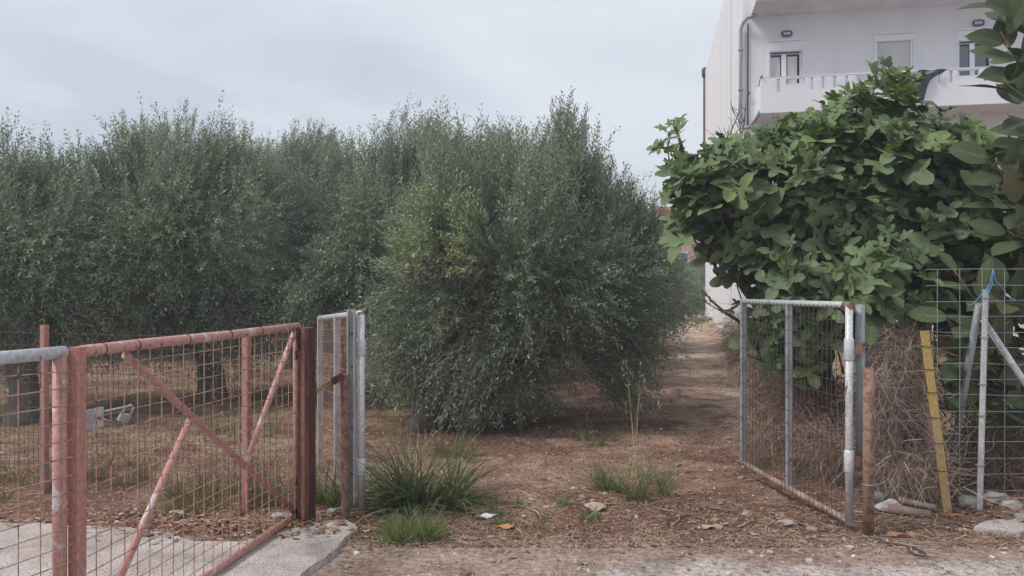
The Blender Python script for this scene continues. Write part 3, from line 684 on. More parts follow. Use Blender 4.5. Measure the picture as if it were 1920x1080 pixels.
# --- fig tree
figbase = (2.95, 7.0); zf = float(gz(*figbase))
fig = thing('fig_tree', 'spreading fig tree with large lobed leaves behind the right gate leaf', 'fig tree', (*figbase, zf))
fspec = [(1530, 410, 6.9, 215, 120, .8), (1480, 365, 6.7, 130, 70, .6), (1655, 225, 6.5, 55, 38, .3), (1650, 360, 6.7, 140, 85, .7), (1365, 385, 6.7, 65, 70, .5), (1300, 385, 6.6, 38, 60, .35), (1335, 360, 6.5, 50, 30, .3), (1780, 355, 6.5, 110, 75, .6), (1760, 470, 6.5, 140, 90, .6),
         (1480, 530, 6.5, 100, 60, .5), (1620, 540, 6.3, 130, 65, .5), (1500, 640, 6.5, 70, 40, .4), (1450, 455, 6.8, 65, 55, .5), (1870, 420, 6.6, 100, 110, .6), (1560, 300, 6.6, 60, 45, .4), (1700, 590, 6.9, 70, 50, .3), (1780, 560, 7.0, 80, 60, .3)]
c, r = blobs_from(fspec); fr = np.random.default_rng(21)
nsh = 440
sp, sd, sk = sample_blobs(fr, c, r, nsh, .72)
extra = np.array([P(x, y, z) for x, y, z in [(1262, 268, 6.5), (1262, 300, 6.5), (1275, 340, 6.5), (1295, 380, 6.5), (1290, 400, 6.5), (1300, 445, 6.6), (1360, 590, 6.6), (1385, 540, 6.6), (1400, 610, 6.4), (1450, 640, 6.4), (1560, 630, 6.3), (1430, 680, 6.6),
                                           (1500, 262, 6.5), (1475, 280, 6.6), (1560, 225, 6.5), (1640, 185, 6.5), (1610, 200, 6.5), (1690, 200, 6.5), (1755, 255, 6.4), (1810, 280, 6.4), (1430, 295, 6.6), (1380, 310, 6.6)]])
sp = np.concatenate([sp, extra]); cen = np.array([figbase[0]+.1, 7.1, 1.6])
out = nrm(sp-cen); axis_ = nrm(out*.6+np.array([0, 0, .8])+fr.normal(size=sp.shape)*.25)
pos = []; Y_ = []; Z_ = []; sz = []
stem = MB()
for i in range(len(sp)):
    k = fr.integers(5, 9); a0 = fr.uniform(0, 6.28); ax = axis_[i]; s1 = nrm(np.cross(ax, [0.3, .9, .1])); s2 = np.cross(ax, s1)
    Ls_ = fr.uniform(.12, .28)
    if fr.random() < .55 or i >= nsh: limb(stem, sp[i]-ax*.35-out[i]*.1+np.array([0, 0, -.05]), sp[i]+ax*Ls_, .011, .004, 4, .05, 5, (.13, .115, .10))
    for j in range(k):
        t_ = j/(k-1); a = a0+j*2.4; rad = s1*math.cos(a)+s2*math.sin(a)
        small = 1-.55*t_**2
        dirp = nrm(rad*1.0+ax*(.15+.9*t_))
        bp = sp[i]+ax*Ls_*t_; pet = fr.uniform(.05, .11)*small
        b0 = bp+dirp*pet
        y = nrm(dirp*.8+np.array([0, 0, -.35+.55*t_])+out[i]*.25+fr.normal(size=3)*.18)
        z = nrm(np.array([0, 0, .50])+out[i]*.65+np.array([0, -.40, 0])+fr.normal(size=3)*.33)
        pos.append(b0); Y_.append(y); Z_.append(z); sz.append(fr.uniform(.16, .29)*small*(.72 if i >= nsh else 1))
        stem.tube([bp, b0], .0025, 3, cap=False, col=(.16, .19, .08))
pos = np.array(pos); Rm = frames(np.array(Y_), np.array(Z_)); sz = np.array(sz); lpx = 960+F*pos[:, 0]/pos[:, 1]; keep = (pos[:, 2] > .45) & ~((lpx < 1425) & (pos[:, 2] < 1.78) & (fr.random(len(pos)) < .72))
pos, Rm, sz = pos[keep], Rm[keep], sz[keep]
var = fr.choice(9, len(pos), p=[.17, .15, .15, .11, .14, .12, .06, .085, .015])
hh = sstep(2.1, 3.2, pos[:, 2]); var = np.where((fr.random(len(pos)) < hh*.6), fr.choice([3, 6, 1], len(pos)), var)  # lighter yellow-green variants favoured higher up: the lit top put into leaf colour
place_leaves(fig, pos, Rm, sz, var, FIG, FIGM, M['fig'], 295, pos[:, 1]-sz*6+np.abs(pos[:, 0]/pos[:, 1]-.38)*.3)
stem.build('twigs', M['bark'], fig, 'stuff')
mb = MB(); tr0 = (figbase[0], figbase[1], zf-.1); mb.tube([tr0, (2.95, 7.0, .2), (2.9, 6.98, .55), (2.88, 6.95, .8)], [.13, .10, .085, .08], 12, col=(.15, .13, .12), rough=.2); mb.build('trunk', M['bark'], fig)
for a, b_ in [((1480, 590, 7), (1390, 470, 6.8)), ((1480, 590, 7), (1680, 440, 6.6)), ((1540, 560, 6.9), (1500, 330, 6.7)), ((1540, 560, 6.9), (1640, 230, 6.5)), ((1560, 560, 6.8), (1830, 380, 6.5)), ((1420, 500, 6.8), (1300, 400, 6.6)), ((1500, 640, 6.9), (1290, 440, 6.6)), ((1520, 640, 6.9), (1750, 560, 6.4)), ((1300, 400, 6.6), (1262, 225, 6.5)), ((1470, 690, 6.9), (1330, 560, 6.6))]:
    mb = MB(); a1 = np.array(P(*a)); limb(mb, (2.9, 6.97, .75), a1, .06, .035, 6, .06); limb(mb, a1, P(*b_), .034, .010, 8, .06)
    mb.build('limb', M['bark'], fig)
# bare twigs beside it against the building
mb = MB()
for k in range(7):
    a1 = np.array(P(1375+rng.normal()*14, 300, 7.1)); e = np.array(P(1345+k*9, 200+rng.uniform(-15, 60), 7.1)); ps = limb(mb, a1, e, .009, .003, 6, .08, 5, (.16, .12, .11))
    for q in range(3): limb(mb, ps[2+q], ps[2+q]+np.array([rng.normal()*.08, 0, .14]), .004, .002, 4, .1, 4, (.16, .12, .11))
mb.build('bare_twigs', M['bark'], fig)

# --- rubber tree at the right edge
rb = thing('rubber_tree', 'rubber tree with big glossy oval leaves at the right edge of the picture', 'rubber tree', (4.35, 6.0, float(gz(4.35, 6.0))))
rr_ = np.random.default_rng(5)
stems = [((2000, 250, 5.7), (1885, 75, 5.5), 13, .28), ((2000, 300, 5.7), (1890, 160, 5.4), 11, .28), ((1990, 130, 5.6), (1880, 10, 5.5), 10, .28), ((1900, 640, 6.3), (1740, 580, 6.1), 12, .28), ((1900, 600, 6.3), (1700, 560, 6.2), 11, .26), ((1960, 690, 6.3), (1850, 560, 6.1), 12, .30), ((1960, 790, 6.2), (1870, 690, 6.0), 8, .28), ((2000, 420, 5.8), (1850, 300, 5.6), 10, .24), ((2000, 420, 5.8), (1870, 380, 5.6), 9, .25), ((1990, 480, 5.8), (1900, 440, 5.6), 9, .25),
         ((2000, 700, 5.9), (1800, 520, 5.6), 12, .22), ((2000, 700, 5.9), (1790, 600, 5.6), 12, .25), ((2000, 720, 5.9), (1850, 640, 5.6), 10, .30), ((1990, 600, 5.9), (1880, 560, 5.7), 10, .27), ((1980, 750, 5.9), (1830, 720, 5.7), 9, .27), ((1900, 700, 5.8), (1770, 660, 5.6), 8, .26), ((1990, 350, 5.9), (1930, 260, 5.6), 8, .27), ((1850, 760, 6), (1770, 740, 5.7), 7, .2),
         ((1990, 560, 6), (1760, 480, 5.9), 9, .24), ((2050, 520, 6), (1930, 360, 5.8), 9, .26)]
pos = []; Y_ = []; Z_ = []; sz = []; var = []
for a, b_, k, s_ in stems:
    a1, b1 = np.array(P(*a)), np.array(P(*b_)); mb = MB(); ps = limb(mb, a1, b1, .016, .008, 6, .04, 7, (.15, .12, .085))
    root = np.array([4.35, 6.0, max(.3, a1[2]-.7)]); limb(mb, root, a1, .03, .017, 5, .05, 7, (.17, .15, .13)); mb.build('branch', M['bark'], rb)
    ax = nrm(b1-a1+np.array([0, 0, .1])); s1 = nrm(np.cross(ax, [0, 1, 0.1])); s2 = np.cross(ax, s1); a0 = rr_.uniform(0, 6)
    for j in range(k):
        t_ = .25+.75*j/(k-1); p = a1+(b1-a1)*t_; a = a0+j*2.4; rad = s1*math.cos(a)+s2*math.sin(a)
        y = nrm(rad*.8+ax*(.35+.6*t_)+rr_.normal(size=3)*.15+np.array([0, 0, .05])); z = nrm(np.array([0, -.75, .55])+ax*.3+rr_.normal(size=3)*.3)
        pos.append(p+y*.05); Y_.append(y); Z_.append(z); sz.append(s_*rr_.uniform(.85, 1.25)); var.append(rr_.choice([0, 1, 2, 3, 4], p=[.33, .27, .24, .11, .05]))
    mb = MB(); mb.tube([b1, b1+ax*.03, b1+ax*.08], [.006, .007, .001], 6, col=(.34, .15, .10)); mb.build('bud_sheath', M['fig_plain'], rb)
pos = np.array(pos); Rm = frames(np.array(Y_), np.array(Z_)); sz = np.array(sz)
place_leaves(rb, pos, Rm, sz, var, RUB, RUBM, M['rubber'], 280, pos[:, 1])
mb = MB(); mb.tube([(4.35, 6, -.1), (4.35, 6, .4), (4.4, 6.02, 1.5), (4.38, 6.0, 3.2)], [.11, .09, .07, .045], 12, col=(.2, .18, .16), rough=.15); mb.build('trunk', M['bark'], rb)

# ---------------------------------------------------------------- wire mesh helper
def wiregrid(mb, A, D, L0, L1, z0, z1, sv, sh, r, jit=0.0, zf0=None, zf1=None, sides=4, off=0.0, spike=0.0, rnd=random.Random(3), sag=0):
    """vertical and horizontal wires in the vertical plane through A along D; z0/z1 may be functions of l"""
    f0 = z0 if callable(z0) else (lambda l: z0); f1 = z1 if callable(z1) else (lambda l: z1)
    nrmv = Vector((-D.y, D.x, 0))*off
    def pt(l, z, e=0): return Vector((A.x, A.y, 0))+D*l+nrmv+Vector((0, 0, z))+Vector((-D.y, D.x, 0))*e
    l = L0+sv*.5
    while l < L1:
        j = [rnd.uniform(-jit, jit) for _ in range(4)]
        mb.tube([pt(l+j[i]*.7, f0(l)+(f1(l)+spike-f0(l))*i/3, j[i]) for i in range(4)], r, sides, cap=False, smooth=False); l += sv
    n = max(1, round((f1(L0)-f0(L0))/sh))
    for k in range(1 if spike == 0 else 1, n+(0 if spike == 0 else 1)):
        t = k/n; m_ = 8
        mb.tube([pt(L0+(L1-L0)*i/(m_-1), f0(L0+(L1-L0)*i/(m_-1))*(1-t)+f1(L0+(L1-L0)*i/(m_-1))*t+rnd.uniform(-jit, jit)-sag*math.sin(math.pi*i/(m_-1)), r*2+rnd.uniform(-jit, jit)) for i in range(m_)], r, sides, cap=False, smooth=False)

# ---------------------------------------------------------------- pink double gate (left)
G0 = Vector((X(145, 3.07), 3.07, 0)); G1 = Vector((X(556, 5.05), 5.05, 0)); GD = (G1-G0); GL = GD.length; GD.normalize()
ZT, ZB = 1.337, 0.065
def onG(px):  # distance along the leaf for a pixel column
    r_ = (px-960)/F; return (r_*G0.y-G0.x)/(GD.x-r_*GD.y)
def gp(l, z): return Vector((G0.x, G0.y, 0))+GD*l+Vector((0, 0, z))
def gpz(px, py): l = onG(px); y = G0.y+GD.y*l; return gp(l, Zh(py, y))
g = thing('gate_leaf', 'closed pink gate leaf with diagonal braces, wire mesh and a padlock plate', 'gate', (G0.x, G0.y, .035))
mb = MB(); mb.bar(gp(0, ZB-.02), gp(0, ZT+.02), .052, .052, up=GD); mb.build('stile', M['pink'], g)
mb = MB(); mb.tube([gp(GL, ZB-.02), gp(GL, ZT)], .024, 12); mb.build('stile', M['pink'], g)
mb = MB(); mb.tube([gp(.01, ZT), gp(.4, ZT+.002), gp(1.2, ZT-.002), gp(GL+.02, ZT+.003)], .0255, 14); mb.build('top_rail', M['pinkbare'], g)
mb = MB(); mb.tube([gp(.026, ZB), gp(GL, ZB)], .022, 12); mb.build('bottom_rail', M['pinkbare'], g)
off = Vector((GD.y, -GD.x, 0))*-.006
A_ = gpz(235, 665); B_ = gp(GL-.03, ZB+.03); mb = MB(); mb.tube([A_, B_], .019, 10); mb.build('brace', M['pink'], g)
C_ = gpz(357, 785); C2 = gpz(228, 1075); dC = (C_-C2); C3 = C2-dC*((C2.z-ZB)/dC.z); mb = MB(); mb.tube([C_, C3], .018, 10); mb.build('brace', M['pinkbare'], g)
mb = MB(); mb.tube([gp(GL-.03, ZT-.03), gpz(460, 872)], .018, 10); mb.build('brace', M['pinkbare'], g)
mb = MB(); wiregrid(mb, G0, GD, .03, GL-.02, ZB, ZT, .088, .072, .0026, .0035, off=-.028); mb.build('wire_mesh', M['wirerust'], g)
# tie rings on the top rail
for l in (.14, .36, .75, 1.15, 1.5): mb = MB(); mb.tube([gp(l, ZT), gp(l+.006, ZT)], .028, 12); mb.build('wire_tie', M['rustdark'], g)
zp = Zh(790, 3.1)
mb = MB(); mb.bar(gp(.03, zp), gp(.15, zp), .006, .085); pt_ = mb.build('lock_plate', M['zinclight'], g)
mb = MB(); mb.tube([gp(.10, zp+.01)+Vector((.0, 0, 0)), gp(.135, zp-.02)+Vector((.08, -.04, 0))], .006, 8); mb.build('bolt', M['rust'], pt_)
lk = thing('padlock', 'small grey padlock hanging on the plate of the closed pink gate leaf', 'padlock', gp(.24, zp-.05)+Vector((.03, 0, 0)))
c0 = gp(.24, zp-.02)+Vector((.03, .0, 0)); rt = Matrix.Rotation(math.radians(28), 3, 'Y') @ Matrix.Rotation(.9, 3, 'Z')
mb = MB(); mb.box(c0, (.045, .018, .036), rt); mb.build('body', M['zinc'], lk)
mb = MB(); mb.tube([c0+rt @ Vector((-.018, 0, .02)), c0+rt @ Vector((-.018, 0, .05)), c0+rt @ Vector((0, 0, .065)), c0+rt @ Vector((.018, 0, .05)), c0+rt @ Vector((.018, 0, .02))], .0045, 8); mb.build('shackle', M['zinclight'], lk)
mb = MB(); mb.tube([gp(.15, zp+.02), c0+rt @ Vector((0, 0, .06))], .005, 6); mb.build('link_rod', M['zinclight'], lk)
# the second leaf, running out of the frame at the left
K0 = Vector((X(112, 3.02), 3.02, 0)); K1 = Vector((-2.50, 1.35, 0)); KD = (K1-K0).normalized(); KL = (K1-K0).length
def kp(l, z): return Vector((K0.x, K0.y, 0))+KD*l+Vector((0, 0, z))
g = thing('gate_leaf', 'nearer pink gate leaf with a white-worn top rail cut by the left edge', 'gate', (K0.x, K0.y, .035))
mb = MB(); mb.tube([kp(0, ZB), kp(0, ZT-.004)], .0265, 14); mb.build('stile', M['whitepink'] if 'whitepink' in M else M['pinkbare'], g)
mb = MB(); mb.tube([kp(KL, ZB), kp(KL, ZT)], .0265, 14); mb.build('stile', M['pink'], g)
mb = MB(); mb.tube([kp(-.02, ZT+.002), kp(.5, ZT), kp(KL, ZT)], .0255, 14); mb.build('top_rail', M['whitetop'], g)
mb = MB(); mb.tube([kp(0, ZB), kp(KL, ZB)], .022, 12); mb.build('bottom_rail', M['pink'], g)
mb = MB(); mb.tube([kp(.25, ZT-.02), kp(KL-.04, ZB+.03)], .019, 10); mb.build('brace', M['pink'], g)
mb = MB(); wiregrid(mb, K0, KD, -.03, KL, ZB, ZT, .088, .072, .0026, .0035, off=.029); mb.build('wire_mesh', M['wirerust'], g)

# dark H-section post the pink gate hangs on
hx, hy = X(575, 5.02), 5.02
mb = MB(); zt = 1.335
rz = Matrix.Rotation(math.radians(-12), 3, 'Z')
mb2 = MB(); mb2.box((hx, hy, zt/2-.03), (.030, .10, zt+.06), rz); o1 = None
pst = thing('gate_post', 'dark rusty steel section post between the pink gate and the stub post', 'post', (hx, hy, 0))
mb2.build('web', M['rustlight'], pst)
for sgn in (-1, 1):
    mb = MB(); c0 = Vector((hx, hy, zt/2-.03))+rz @ Vector((sgn*.031, .012 if sgn < 0 else -.012, 0)); mb.box(c0, (.031, .095, zt+.055), rz); mb.build('flange', M['rustdark'], pst)
# two hinge eyes
for z in (.28, 1.12): mb = MB(); mb.tube([Vector((hx-.07, hy-.0, z)), Vector((hx-.07, hy, z+.06))], .014, 8); mb.build('hinge', M['rustdark'], pst)

# ---------------------------------------------------------------- red fence behind the pink gate
F0 = Vector((X(572, 5.12), 5.16, 0)); F1 = Vector((-5.6, 6.5, 0)); FD = (F1-F0).normalized(); FLn = (F1-F0).length
g = thing('mesh_fence', 'dark spiked wire mesh fence on pink posts behind the closed pink gate', 'fence', (F0.x, F0.y, 0))
mb = MB(); wiregrid(mb, F0, FD, .02, FLn, .06, 1.245, .05, .1, .0020, .001, spike=.055); mb.build('wire_mesh', M['wiredark'], g)
def onF(px):
    r_ = (px-960)/F; return (r_*F0.y-F0.x)/(FD.x-r_*FD.y)
for px in (465, 88, -420):
    l = onF(px); p = F0+FD*l; zz = float(gz(p.x, p.y))
    mb = MB(); mb.bar((p.x, p.y-.03, zz-.1), (p.x, p.y-.03, 1.31), .05, .05, up=(.3, 1, 0)); mb.build('post', M['pink'], g)

# ---------------------------------------------------------------- rusty stub post and latch bar
sp_ = Vector((X(648, 5.17), 5.17, 0))
t = thing('stub_post', 'short rusty pipe post with a latch bar beside the open grey gate leaf', 'post', sp_)
mb = MB(); mb.bar((sp_.x, sp_.y, -.1), (sp_.x-.006, sp_.y, 1.0), .047, .047, up=(.5, 1, 0)); mb.build('post', M['rust'], t)
mb = MB(); mb.bar((X(592, 5.1), 5.1, Zh(734, 5.1)), (X(636, 5.16), 5.16, Zh(708, 5.16)), .02, .035); lb = mb.build('latch_bar', M['wood'], t)
mb = MB(); mb.bar((X(624, 5.12), 5.10, Zh(715, 5.12)), (X(645, 5.14), 5.13, Zh(704, 5.14)), .03, .048); mb.build('latch_hook', M['rustdark'], lb)
# ---------------------------------------------------------------- open grey gate leaf (left of the opening)
Ln = Vector((X(677, 5.25), 5.25, 0)); Lf = Vector((X(600, 6.85), 6.85, 0)); LD = (Lf-Ln).normalized(); LL = (Lf-Ln).length
ntop, nbot, ftop, fbot = Zh(588, 5.25), Zh(948, 5.25), Zh(597, 6.85), Zh(882, 6.85)
def zt_(l): return ntop+(ftop-ntop)*l/LL
def zb_(l): return nbot+.02+(fbot-nbot)*l/LL
def lp(l, z): return Vector((Ln.x, Ln.y, 0))+LD*l+Vector((0, 0, z))
g = thing('gate_leaf', 'open grey pipe gate leaf seen nearly edge-on left of the opening', 'gate', (Ln.x, Ln.y, 0))
mb = MB(); mb.tube([lp(0, nbot-.02), lp(0, ntop)], .0265, 12); st = mb.build('stile', M['silverwhite'], g)
for z in (Zh(652, 5.25), Zh(875, 5.25)):
    mb = MB(); mb.tube([lp(0, z-.06), lp(0, z-.05), lp(0, z+.05), lp(0, z+.06)], [.028, .034, .034, .028], 12); mb.build('collar', M['silverwhite'], st)
mb = MB(); mb.tube([lp(0, ntop-.005), lp(0, ntop+.012)], [.028, .02], 12); mb.build('end_cap', M['rust'], st)
ch = X(660, 5.22); mb = MB()
mb.bar((ch-.022, 5.2, .10), (ch-.022, 5.2, 1.452), .008, .05, up=(0, 1, 0)); mb.bar((ch+.022, 5.2, .10), (ch+.022, 5.2, 1.452), .008, .05, up=(0, 1, 0)); mb.bar((ch, 5.226, .10), (ch, 5.226, 1.45), .038, .006, up=(0, 1, 0)); cs = mb.build('channel', M['zinclight'], g)
for z in (1.28, 1.05, .62, .30): mb = MB(); mb.tube([(ch, 5.215, z), (ch, 5.222, z)], .007, 8); mb.build('bolt_hole', M['darkmetal'], cs)
for l, m_ in ((LL, 'zinclight'), (LL*.52, 'zinclight')):
    mb = MB(); mb.bar(lp(l, zb_(l)), lp(l, zt_(l)-.01), .05, .035, up=LD); mb.build('stile', M[m_], g)
mb = MB(); mb.tube([lp(.0, ntop-.01), lp(.03, ntop-.002), lp(LL+.02, ftop)], .024, 12); mb.build('top_rail', M['silverwhite'], g)
mb = MB(); mb.tube([lp(0, nbot+.0), lp(.1, nbot+.045), lp(LL, fbot)], .022, 12); mb.build('bottom_rail', M['railrust'], g)
mb = MB(); mb.tube([(ch, 5.24, .16), (ch+.01, 5.24, .11), (ch+.035, 5.25, .08)], .020, 10); mb.build('hinge_elbow', M['railrust'], g)
mb = MB(); wiregrid(mb, Ln, LD, .03, LL-.02, lambda l: zb_(l), lambda l: zt_(l), .05, .1, .0018, .001, off=.02); mb.build('wire_mesh', M['wirerust'], g)

# ---------------------------------------------------------------- open silver gate leaf on the right
Rn = Vector((X(1592, 4.9), 4.9, 0)); Rf = Vector((X(1394, 6.2), 6.2, 0)); RD = (Rf-Rn).normalized(); RL = (Rf-Rn).length
rt_, rbn, rbf = 1.488, Zh(978, 4.9), Zh(868, 6.2)
def rb_(l): return rbn+(rbf-rbn)*l/RL
def rp(l, z): return Vector((Rn.x, Rn.y, 0))+RD*l+Vector((0, 0, z))
def onR(px): r_ = (px-960)/F; return (r_*Rn.y-Rn.x)/(RD.x-r_*RD.y)
g = thing('gate_leaf', 'open silver gate leaf with rusty bottom rail and wire mesh right of the opening', 'gate', (Rn.x, Rn.y, 0))
mb = MB(); mb.tube([rp(0, rbn-.02), rp(0, rt_-.005)], .0245, 14); st = mb.build('stile', M['silverwhite'], g)
for py in (655, 865):
    z = Zh(py, 4.9); mb = MB(); mb.tube([rp(0, z-.075), rp(0, z-.065), rp(0, z+.065), rp(0, z+.075)], [.026, .032, .032, .026], 14); mb.build('collar', M['silverwhite'], st)
    mb = MB(); c0 = rp(0, z)+Vector((.055, -.0, 0)); mb.tube([c0+Vector((0, -.022, 0)), c0+Vector((0, .022, 0))], .036, 16); mb.build('hinge_disc', M['rust'], st)
mb = MB(); l = onR(1479); mb.bar(rp(l, rb_(l)+.01), rp(l, rt_-.01), .044, .03, up=RD); mb.build('stile', M['silver'], g)
mb = MB(); mb.bar(rp(RL, rbf), rp(RL, rt_-.01), .05, .03, up=RD); mb.build('stile', M['silver'], g)
mb = MB(); mb.tube([rp(-.012, rt_-.002), rp(0.02, rt_), rp(RL+.02, rt_)], .0225, 14); mb.build('top_rail', M['silverwhite'], g)
mb = MB(); mb.tube([rp(-.028, rt_-.004), rp(.05, rt_-.001)], .0245, 14); mb.build('corner_joint', M['rust'], g)
mb = MB(); mb.tube([rp(0, rbn), rp(RL, rbf)], .021, 12); mb.build('bottom_rail', M['railrust'], g)
mb = MB(); wiregrid(mb, Rn, RD, .02, RL, lambda l: rb_(l), lambda l: rt_, .05, .1, .0020, .0012, off=.026); mb.build('wire_mesh', M['wiredark'], g)
mb = MB(); c0 = rp(RL+.03, Zh(700, 6.2)); mb.tube([c0+Vector((0, 0, .07)), c0+Vector((-.02, 0, .05)), c0+Vector((-.022, 0, -.10)), c0+Vector((0, 0, -.12))], .007, 8); mb.build('latch', M['rust'], g)
# posts the silver leaf hangs on
p_ = Vector((X(1628, 4.82), 4.82, 0)); t = thing('gate_post', 'short thick rusty pipe post at the foot of the silver gate', 'post', p_)
mb = MB(); mb.tube([(p_.x, p_.y, -.1), (p_.x, p_.y, .5), (p_.x+.003, p_.y, Zh(690, 4.82))], .034, 16); mb.build('post', M['rust'], t)
mb = MB(); mb.tube([(p_.x, p_.y, .33), (p_.x, p_.y, .336)], .037, 16); mb.build('tie_wire', M['wirezinc'], t)
q_ = Vector((X(1613, 4.93), 4.93, 0)); mb = MB(); mb.tube([(q_.x, q_.y, Zh(880, 4.93)), (q_.x, q_.y, Zh(571, 4.93))], .029, 16)
t = thing('hinge_post', 'blue-grey steel pipe strapped upright behind the rusty gate post', 'post', (q_.x, q_.y, Zh(880, 4.93)))
mb.build('pipe', M['zinc'], t)
mb = MB(); mb.tube([(q_.x-.002, q_.y-.035, Zh(640, 4.93)), (q_.x+.012, q_.y-.036, Zh(648, 4.93))], .008, 6); mb.build('screw', M['rust'], t)
mb = MB(); mb.box((q_.x+.022, q_.y-.05, Zh(872, 4.93)), (.03, .06, .07)); mb.build('weld_tab', M['rust'], t)

# ---------------------------------------------------------------- right wire fence with post, struts, string
Y0 = 5.27; px_ = X(1845, Y0)
g = thing('wire_fence', 'loose galvanised wire fence tied to a light grey post at the right edge', 'fence', (px_, Y0, 0))
A_ = Vector((X(1741, 5.3), 5.33, 0)); D_ = Vector((1, -.02, 0)).normalized()
mb = MB(); wiregrid(mb, A_, D_, 0, 2.4, .05, 1.73, .158, .115, .0024, .007, spike=.002, sides=5, rnd=random.Random(8)); mb.build('wire_mesh', M['wirezinc'], g)
mb = MB()
for py, e in ((692, 700), (724, 728), (786, 790)):
    mb.tube([(X(1636, 4.95), 4.86, Zh(py, 4.9)), (X(1690, 5.1), 5.1, Zh((py+e)/2+2, 5.1)), (X(1745, 5.3), 5.33, Zh(e-4, 5.3))], .0022, 5)
mb.build('line_wire', M['wirezinc'], g)
mb = MB(); mb.bar((px_-.035, Y0, -.1), (px_+.012, Y0, 1.59), .036, .036, up=(.4, 1, 0), bev=.2); ps_ = mb.build('post', M['zinclight'], g)
for z in (1.53, 1.25, .92, .7, .35): mb = MB(); x = px_-.035+.047*z/1.6; mb.bar((x-.022, Y0, z), (x+.022, Y0, z+.004), .044, .006); mb.build('tie_wire', M['wirezinc'], ps_)
mb = MB(); mb.tube([(px_-.01, Y0+.04, Zh(570, 5.3)), (X(1775, 6.0), 6.0, -.05)], .025, 12); mb.build('strut', M['zinc'], g)
mb = MB(); mb.tube([(px_+.02, Y0+.04, Zh(600, 5.3)), (4.35, 5.45, .0)], .022, 12); mb.build('strut', M['zinclight'], g)
def squig(pts, n=6, j=.008):
    out = []
    for a, b_ in zip(pts[:-1], pts[1:]):
        a, b_ = np.array(a), np.array(b_)
        for k in range(n): out.append(a+(b_-a)*k/n+rng.normal(size=3)*j*(k > 0))
    out.append(np.array(pts[-1])); return out
mb = MB(); yb = 5.22
for poly in ([(1862, 505), (1852, 538), (1840, 552), (1818, 573), (1812, 568)], [(1862, 505), (1858, 540), (1850, 556)], [(1862, 507), (1868, 530), (1885, 545), (1893, 558), (1905, 562)], [(1846, 543), (1856, 540), (1849, 548), (1858, 536)]):
    mb.tube(squig([P(a, b_, yb) for a, b_ in poly], 4, .004), .0028, 5, col=(.12, .30, .50))
tag(mb.build('string', M['string']), 'frayed blue nylon string knotted round the top of the grey fence post', 'string')
# yellow leaning stake
t = thing('stake', 'faded yellow flat stake leaning by the dry vines with wire ties', 'stake', (X(1777, 5.25), 5.25, 0))
ya, ybv = Vector((X(1780, 5.22), 5.22, -.06)), Vector((X(1733, 5.35), 5.35, Zh(620, 5.35)))
mb = MB(); mb.bar(ya, ybv, .055, .022, up=(0, 1, 0)); mb.build('stake_board', M['yellow'], t)
for f_ in (.28, .42, .55, .68, .8, .92): mb = MB(); c0 = ya+(ybv-ya)*f_; mb.bar(c0-Vector((.034, 0, .002)), c0+Vector((.034, 0, -.006)), .032, .004, up=(0, 0, 1)); mb.build('tie_wire', M['wiredark'], t)

# rusty mesh panel running back from the stake, overgrown by dead vines
A_ = Vector((X(1752, 5.4), 5.40, 0)); B2 = Vector((X(1632, 7.2), 7.2, 0)); D_ = (B2-A_).normalized()
g = thing('mesh_fence', 'old rusty mesh panel behind the yellow stake under dead vines', 'fence', A_)
mb = MB(); wiregrid(mb, A_, D_, 0, (B2-A_).length, .03, 1.27, .045, .13, .0028, .003); mb.build('wire_mesh', M['wirerust'], g)

# ---------------------------------------------------------------- dead vines and brambles (countless)
def tangle(nb, rng, spec, n, K=9, L=(.25, .8), w=(.003, .007), col=(.24, .165, .125), down=-.2, curl=.35):
    c, r = blobs_from(spec); p, d, k = sample_blobs(rng, c, r, n, .25)
    Lh = rng.uniform(*L, n); dr = nrm(rng.normal(size=(n, 3))*np.array([1, 1, 1.2])+np.array([0, 0, down]))
    pts = [p]; cur = rng.normal(size=(n, 3))*curl
    for i in range(K-1):
        dr = nrm(dr+cur*.35+rng.normal(size=(n, 3))*.22+np.array([0, 0, down*.25])); cur = cur*.9+rng.normal(size=(n, 3))*.12
        q = pts[-1]+dr*(Lh/K)[:, None]; q[:, 2] = np.maximum(q[:, 2], gz(q[:, 0], q[:, 1])+.01); pts.append(q)
    col = np.array(col)*rng.uniform(.45, 1.5, (n, 1))*(1+rng.normal(size=(n, 3))*.05)
    ribbons(nb, np.stack(pts, 1), rng.uniform(*w, n), col, rng)
t = thing('dead_vines', 'tall mass of dead brown vines between the gate post and the yellow stake', 'dead vines', (X(1690, 5.8), 5.8, 0))
nb = NB(); tangle(nb, rng, [(1680, 690, 5.9, 45, 80, .30), (1690, 800, 5.8, 55, 70, .30), (1665, 650, 5.9, 35, 40, .25), (1715, 720, 5.8, 22, 80, .2), (1690, 870, 5.5, 65, 35, .22), (1650, 780, 5.6, 25, 110, .2)], 9000, down=-1.0, w=(.0015, .006), L=(.15, .5), curl=.55, col=(.33, .255, .225)); tangle(nb, rng, [(1670, 625, 5.9, 50, 25, .2), (1690, 660, 5.8, 50, 40, .25), (1720, 880, 5.5, 70, 40, .25)], 900, L=(.2, .45), w=(.002, .005), curl=.8, down=.1, col=(.36, .265, .22)); tangle(nb, rng, [(1700, 880, 5.4, 70, 45, .25), (1760, 880, 5.3, 50, 60, .2)], 120, L=(.2, .5), w=(.003, .006), col=(.42, .32, .26)); nb.build('tangle', M['dry'], t, 'stuff')
nb = NB(); tangle(nb, rng, [(1680, 700, 6.15, 60, 100, .18), (1690, 830, 6.1, 60, 70, .18)], 2600, w=(.015, .05), L=(.12, .35), down=-.7, col=(.12, .085, .07)); nb.build('dead_leaves', M['dry'], t, 'stuff')  # dark leaves at the back, shade inside the vines put into their colour
